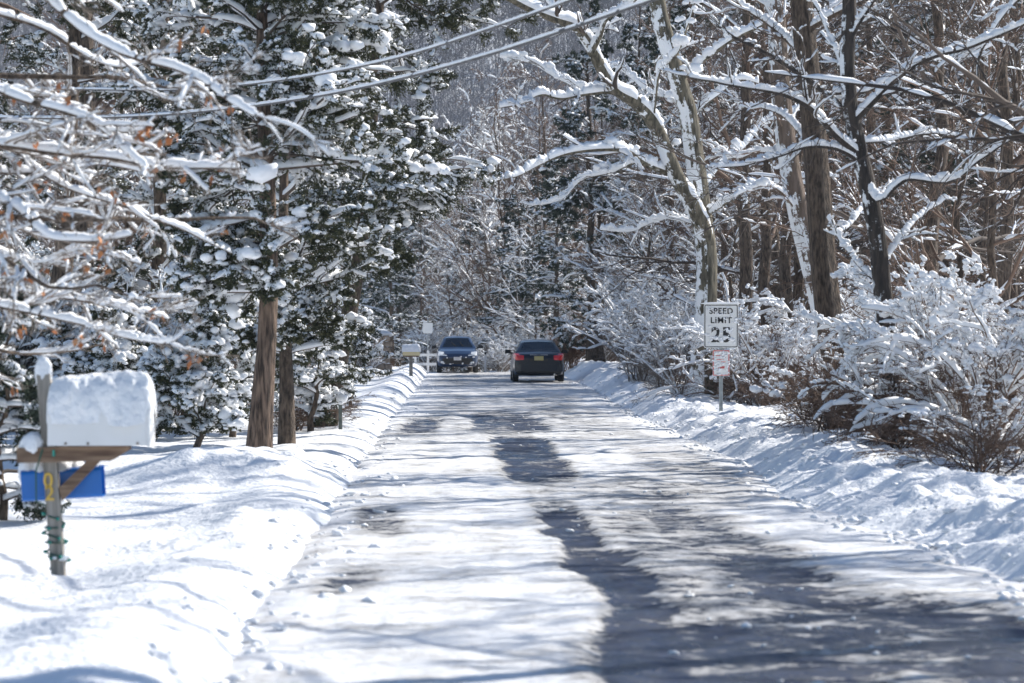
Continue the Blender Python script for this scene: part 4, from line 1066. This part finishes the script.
prism([P2(61, 487), P2(90, 459), P2(103, 459), P2(64, 500)], -.045, .045).build("brace", M['wood_h'], mb, smooth=False, bevel=.004)
# the box: straight sides and a domed top, door at the road end
x0, x1 = mx_(52)-bx0, mx_(150)-bx0; zb_, bw, bs = mz(444.5), .155, .20
def arch(off=0., n=14, hs=bs):
    a = np.linspace(0, math.pi, n); return [(-(bw+off), zb_-off)]+[(-(bw+off)*math.cos(t), zb_+hs+(bw+off)*.8*math.sin(t)) for t in a]+[((bw+off), zb_-off)]
def loft(pr, xa, xb, caps=True):
    m = len(pr); g = G(); A = np.array([[(x, y, z) for y, z in pr+[pr[0]]] for x in (xa, xb)]); g.grid(A)
    if caps:
        c = np.mean(pr, 0)
        for x, fl in ((xa, 0), (xb, 1)):
            g.add(np.array([(x, y, z) for y, z in pr]+[(x, c[0], c[1])]), [[i, (i+1) % m, m] if fl else [(i+1) % m, i, m] for i in range(m)])
    return g
bo = loft(arch(), x0, x1).build("box_shell", M['white_metal'], mb, smooth=False)
dr = loft(arch(.008), x1+.002, x1+.022).build("door", M['white_metal'], bo, smooth=False)
g = G().box((x1+.035, 0, zb_+bs+.06), (.014, .03, .012)); g.build("handle", M['white_metal'], bo, smooth=False, bevel=.003)
g = G()
for px in (70, 92, 141): g.tube([np.array([mx_(px)-bx0, -bw-.001, zb_+.015]), np.array([mx_(px)-bx0, -bw-.008, zb_+.015])], .008, 8)
g.build("rivets", M['wood_h'], bo)
# snow heaped over the dome
nx, na = 70, 26; A = np.zeros((nx, na, 3)); xv = np.linspace(x0-.01, x1+.035, nx)
for i, x in enumerate(xv):
    u = 2*(x-xv[0])/(xv[-1]-xv[0])-1; e = (1-abs(u)**9)**.5
    for j in range(na):
        a = math.pi*j/(na-1); nz1 = float(fbm(np.array(x*9.), np.array(a*1.6), 201)); nz2 = float(fbm(np.array(x*26.), np.array(a*5.), 203))
        low = zb_+.135+.035*float(fbm(np.array(x*7.), np.array(3.+(j > na/2)*5), 205))
        yy_ = -math.cos(a)*(bw+.018+.04*nz1+.016*nz2)
        top = (mz(373)-low)*(1+.07*nz1+.03*nz2)*(1+.06*u)
        zz_ = low+abs(math.sin(a))**.62*top*(.55+.45*e)
        A[i, j] = (x, yy_*(.75+.25*e), zz_)
g = G().grid(A)
for e in (0, nx-1):
    c = A[e].mean(0); g.add(np.vstack([A[e], c]), [[j, j+1, na] if e else [j+1, j, na] for j in range(na-1)])
g.build("snow_cap", M['snow'], mb)
def snow_pad(name, c, sz_, parent, sub=3, rough=.14):
    g = G(); v, f = lumps(np.array([c]), np.array([sz_]), sub, rough, np.array([[1., 0, 0]])); g.add(v, f); return g.build(name, M['snow'], parent)
snow_pad("snow_pad", L_(45.5, 376), (.055, .055, .14), mb)
snow_pad("snow_pad", L_(33, 446), (.085, .09, .11), mb)
# blue paper box under the beam
y0b = .075
def tubebox(pxa, pxb, pya, pyb):
    xa, xb = mx_(pxa)-bx0, mx_(pxb)-bx0; zt, zb2 = mz(pya), mz(pyb); g = G()
    w = .11; t = .006; yc = y0b+w
    pts = []
    for cy_, cz_, a0 in ((w-.03, zt-.03, 0), (-w+.03, zt-.03, 90), (-w+.03, zb2+.03, 180), (w-.03, zb2+.03, 270)):
        for k in range(5): a = math.radians(a0+k*22.5); pts.append((yc+cy_+.03*math.cos(a), cz_+.03*math.sin(a)))
    inn = [(yc+(p-yc)*(1-t/w), (q-(zt+zb2)/2)*.95+(zt+zb2)/2) for p, q in pts]; m = len(pts)
    A = np.array([[(x, p, q) for p, q in pts+[pts[0]]] for x in (xa, xb)]); g.grid(A)
    B_ = np.array([[(x, p, q) for p, q in inn+[inn[0]]] for x in (xb, xa+.01)]); g.grid(B_)
    g.grid(np.array([[(xb, p, q) for p, q in pts+[pts[0]]], [(xb, p, q) for p, q in inn+[inn[0]]]]))
    c = np.mean(pts, 0); g.add(np.array([(xa, p, q) for p, q in pts]+[(xa, c[0], c[1])]), [[(i+1) % m, i, m] for i in range(m)])
    return g, yc, xa, xb, zt
g, yc, xa, xb, zt = tubebox(20, 100, 467, 498)
pbx = g.build("newspaper_box", M['blue'], mb, smooth=False); pbx.rotation_euler = (0, -.06, 0); pbx.location = (.045, 0, -.01); pbx['label'] = 'blue open-ended newspaper box'
nb = 30; Pp = np.stack([np.linspace(xa+.02, xb-.02, nb), np.full(nb, yc), np.full(nb, zt)], 1)
sn = G(); sn.add(*lumps(np.stack([np.linspace(xa+.05, xb-.10, 6), np.full(6, yc), np.full(6, zt-.01)], 1), np.stack([np.full(6, .08), np.full(6, .10), np.array([.15, .15, .12, .10, .07, .04])], 1), 2, .18, np.repeat([[1., 0, 0]], 6, 0)))
sn.build("snow_pad", M['snow'], pbx)
# house number
o = text_mesh("0", .135, "house_number", M['brass'], mb, tuple(L_(50.6, 480)+np.array([0, -.052, 0])), ext=.008, off=.001)
o = text_mesh("2", .135, "house_number", M['brass'], mb, tuple(L_(52.0, 493)+np.array([0, -.052, 0])), ext=.008, off=.001)
# unlit string lights wound round the post
sl_ = thing("string_lights", (bx0, MD, 0), "unlit green string lights wound round the leaning mailbox post", "string lights")
t = np.linspace(0, 1, 160); turns = 6.5
zc_ = mz(512)+(mz(566)-mz(512))*t; fx = np.interp(zc_, [pb[2], pt[2]], [pb[0], pt[0]])
rad = .060+.010*np.sin(t*37)+rng.normal(0, .003, 160)
hel = np.stack([fx+rad*np.cos(t*turns*6.283), rad*np.sin(t*turns*6.283), zc_+.02*np.sin(t*23)], 1)
g = G().tube(hel, .0065, 5)
g.tube(np.array([L_(46, 448)+np.array([0, -.09, 0]), L_(45, 470)+np.array([-.04, -.075, 0]), L_(48, 500)+np.array([-.06, -.06, 0]), hel[0]]), .006, 5)
g.build("wire", M['green_wire'], sl_)
bl = G()
for k in range(6, 160, 7):
    d_ = nrm(hel[k]-np.array([fx[k], 0, zc_[k]])+rng.normal(0, .02, 3)); bl.tube([hel[k], hel[k]+d_*.012, hel[k]+d_*.03], [.009, .014, .005], 6)
bl.tube([L_(57, 455)+np.array([0, -.09, 0]), L_(57, 449)+np.array([0, -.10, 0])], [.012, .008], 6)
bl.build("bulbs", M['green_bulb'], sl_)
g = G(); kk = rng.integers(100, 160, 16); c = hel[kk]; g.add(*lumps(c, np.full((16, 3), .018)*np.array([1.4, 1, .8]), 1, .3)); g.build("snow_pad", M['snow'], sl_)

# ------------------------------------------------------------------ small cream mailbox
cd = 86.; cxw = (411-VX)/F*cd
cm = thing("mailbox", (cxw, cd, 0), "small cream mailbox topped with snow on a grey post, far down the left roadside", "mailbox")
zt = lambda py: EYE-(py-VY)/F*cd
g = G().box((0, 0, zt(364)), (.055, .055, (zt(352)-zt(376))/2)); g.build("post", M['wood'], cm, smooth=False, bevel=.006)
bw, zb_, bs = .12, zt(355.5), .13
b = loft(arch(), -.25, .25).build("box_shell", M['cream'], cm, smooth=False)
loft(arch(.006), .252, .27).build("door", M['cream'], b, smooth=False)
g = G().box((0, 0, zb_-.02), (.24, .10, .018)); g.build("mounting_board", M['wood_h'], cm, smooth=False)
xv = np.linspace(-.28, .29, 24); A = np.zeros((24, 16, 3))
for i, xq in enumerate(xv):
    u = 2*i/23-1; e = (1-abs(u)**7)**.5
    for j in range(16):
        a = math.pi*j/15; w_ = 1+.10*float(fbm(np.array(xq*9), np.array(a*1.4), 301))
        A[i, j] = (xq, -math.cos(a)*.155*w_*(.6+.4*e), zb_+.11+math.sin(a)**.7*.24*w_*(.4+.6*e))
g = G().grid(A)
for e in (0, 23): g.add(np.vstack([A[e], A[e].mean(0)]), [[j, j+1, 16] if e else [j+1, j, 16] for j in range(15)])
g.build("snow_cap", M['snow'], cm)

# ------------------------------------------------------------------ small roadside things
d = 44.; x = (340.5-VX)/F*d; z0 = float(gz(np.array([x]), np.array([d]))[0])
st_ = thing("marker_stake", (x, d, z0), "thin dark green metal stake in the left snow bank", "stake")
hz2 = EYE-(404-VY)/F*d-z0
g = G().box((0, 0, hz2/2-.1), (.028, .006, hz2/2+.1)); g.box((0, .014, hz2/2-.1), (.006, .012, hz2/2+.1)); g.build("rail", M['green_metal'], st_, smooth=False)
snow_pad("snow_cap", (0, .005, hz2+.012), (.04, .03, .035), st_, 2)

d = 122.; x = (479.5-VX)/F*d
wp = thing("marker_stake", (x+.25, d, float(gz(np.array([x+.25]), np.array([d]))[0])), "white marker stake just right of the navy car", "stake")
zz_ = EYE-(351-VY)/F*d-wp.location.z
g = G().box((0, 0, zz_/2-.1), (.045, .03, zz_/2+.1), top=(.9, .9)); g.build("rail", M['white_metal'], wp, smooth=False, bevel=.005)
g = G().box((0, 0, zz_-.1), (.047, .032, .05)); g.build("reflector_band", M['trim'], wp, smooth=False)

d = 128.; x = (440-VX)/F*d-.0
fs = thing("road_sign", (x-.55, d, float(gz(np.array([x-.55]), np.array([d]))[0])), "small pale sign panel on a thin post behind the navy car", "road sign")
g = G().box((0, .03, 1.1), (.025, .02, 1.5)); g.build("post", M['galv'], fs, smooth=False)
panel(.22, .24, .03, -.004, .004, EYE-(328-VY)/F*d-fs.location.z, "sign_panel", M['sign_white'], fs)

# stone pier at a drive on the left
d = 99.; x = (376-VX)/F*d
sp = thing("stone_pier", (x, d, float(gz(np.array([x]), np.array([d]))[0])-.1), "low tan stone pier topped with snow at a drive on the left roadside", "pier")
g = G(); r_ = 0
for row in range(7):
    zc0 = .09+row*.2
    for k in range(4):
        wv = .22; xx_ = -.36+k*.24+(.08 if row % 2 else 0)
        for yy_ in (-.32, .32): g.box((xx_, yy_+rng.normal(0, .012), zc0), (wv/2+rng.uniform(-.01, .015), .10, .09+rng.uniform(-.01, .01)))
        for sx in (-1, 1): pass
    for k in range(2):
        for sx in (-1, 1): g.box((sx*.40+rng.normal(0, .012), -.11+k*.22, zc0), (.09, .10, .085))
g.box((0, 0, .7), (.32, .24, .68)); g.build("masonry", M['stone'], sp, smooth=False, bevel=.015)
snow_pad("snow_cap", (0, 0, 1.42), (.60, .5, .22), sp, 3, .1)

# rail of a small white gate behind the navy car's left
d = 124.; x = (428-VX)/F*d
rf = thing("rail_fence", (x, d, float(gz(np.array([x]), np.array([d]))[0])), "short white rail fence left of the navy car", "fence")
for k in range(3):
    g = G().box((-.55+k*.55, 0, .45), (.05, .05, .6)); g.build("fence_post", M['white_metal'], rf, smooth=False, bevel=.006)
for zz_ in (.45, .85):
    g = G().box((0, -.06, zz_), (.62, .012, .06)); g.build("rail", M['white_metal'], rf, smooth=False)

# ------------------------------------------------------------------ overhead cables and their pole just outside the frame
pole = thing("utility_pole", (6.3, 17.5, 0.1), "brown wooden utility pole just past the right edge of the view", "utility pole")
G().tube([(0, 0, -.3), (0, 0, 4), (0, 0, 8)], [.15, .13, .10], 12).build("shaft", M['pole_wood'], pole)
g = G().box((0, 0, 7.4), (.9, .05, .06)); g.build("crossarm", M['pole_wood'], pole, smooth=False)
def cable(label, pts, r):
    P = spline(pts, 160); o = P[0].copy()
    root = thing("overhead_cable", tuple(o), label, "cable", "overhead cables across the road")
    P = P-o; G().tube(P, r, 8).build("sheath", M['cable'], root)
    sn = G(); Pf = spline(P, 420); sn.add(*snow_on(Pf[None], np.full((1, 420), r), .012, .002, .0)); sn.build("snow_cover", M['tree_snow'], root)
cable("upper snow-topped overhead cable crossing the top of the view", [(6.0, 5, 6.6), (5.9, 11, 5.75), (5.4, 17.5, 5.4), W(800, -95, 21), W(570, 0, 25), W(500, 25, 26.5), W(397, 58, 28.8), W(316, 75, 30.5), W(200, 89, 33), W(100, 90, 36), W(0, 88, 39), W(-300, 60, 47)], .016)
cable("lower snow-topped overhead cable crossing the top of the view", [(6.8, 5, 6.2), (6.7, 11, 5.4), (6.3, 17.5, 5.0), W(860, -75, 21), W(651, 0, 24), W(500, 51, 26.3), W(369, 86, 29), W(330, 94, 30), W(200, 112, 33), W(100, 118, 36), W(0, 118, 39), W(-300, 100, 47)], .020)

for o in bpy.data.objects:
    if o.type == 'MESH' and not o.data.materials: print("no material", o.name)
print("objects", len(bpy.data.objects), "verts", sum(len(m.vertices) for m in bpy.data.meshes))
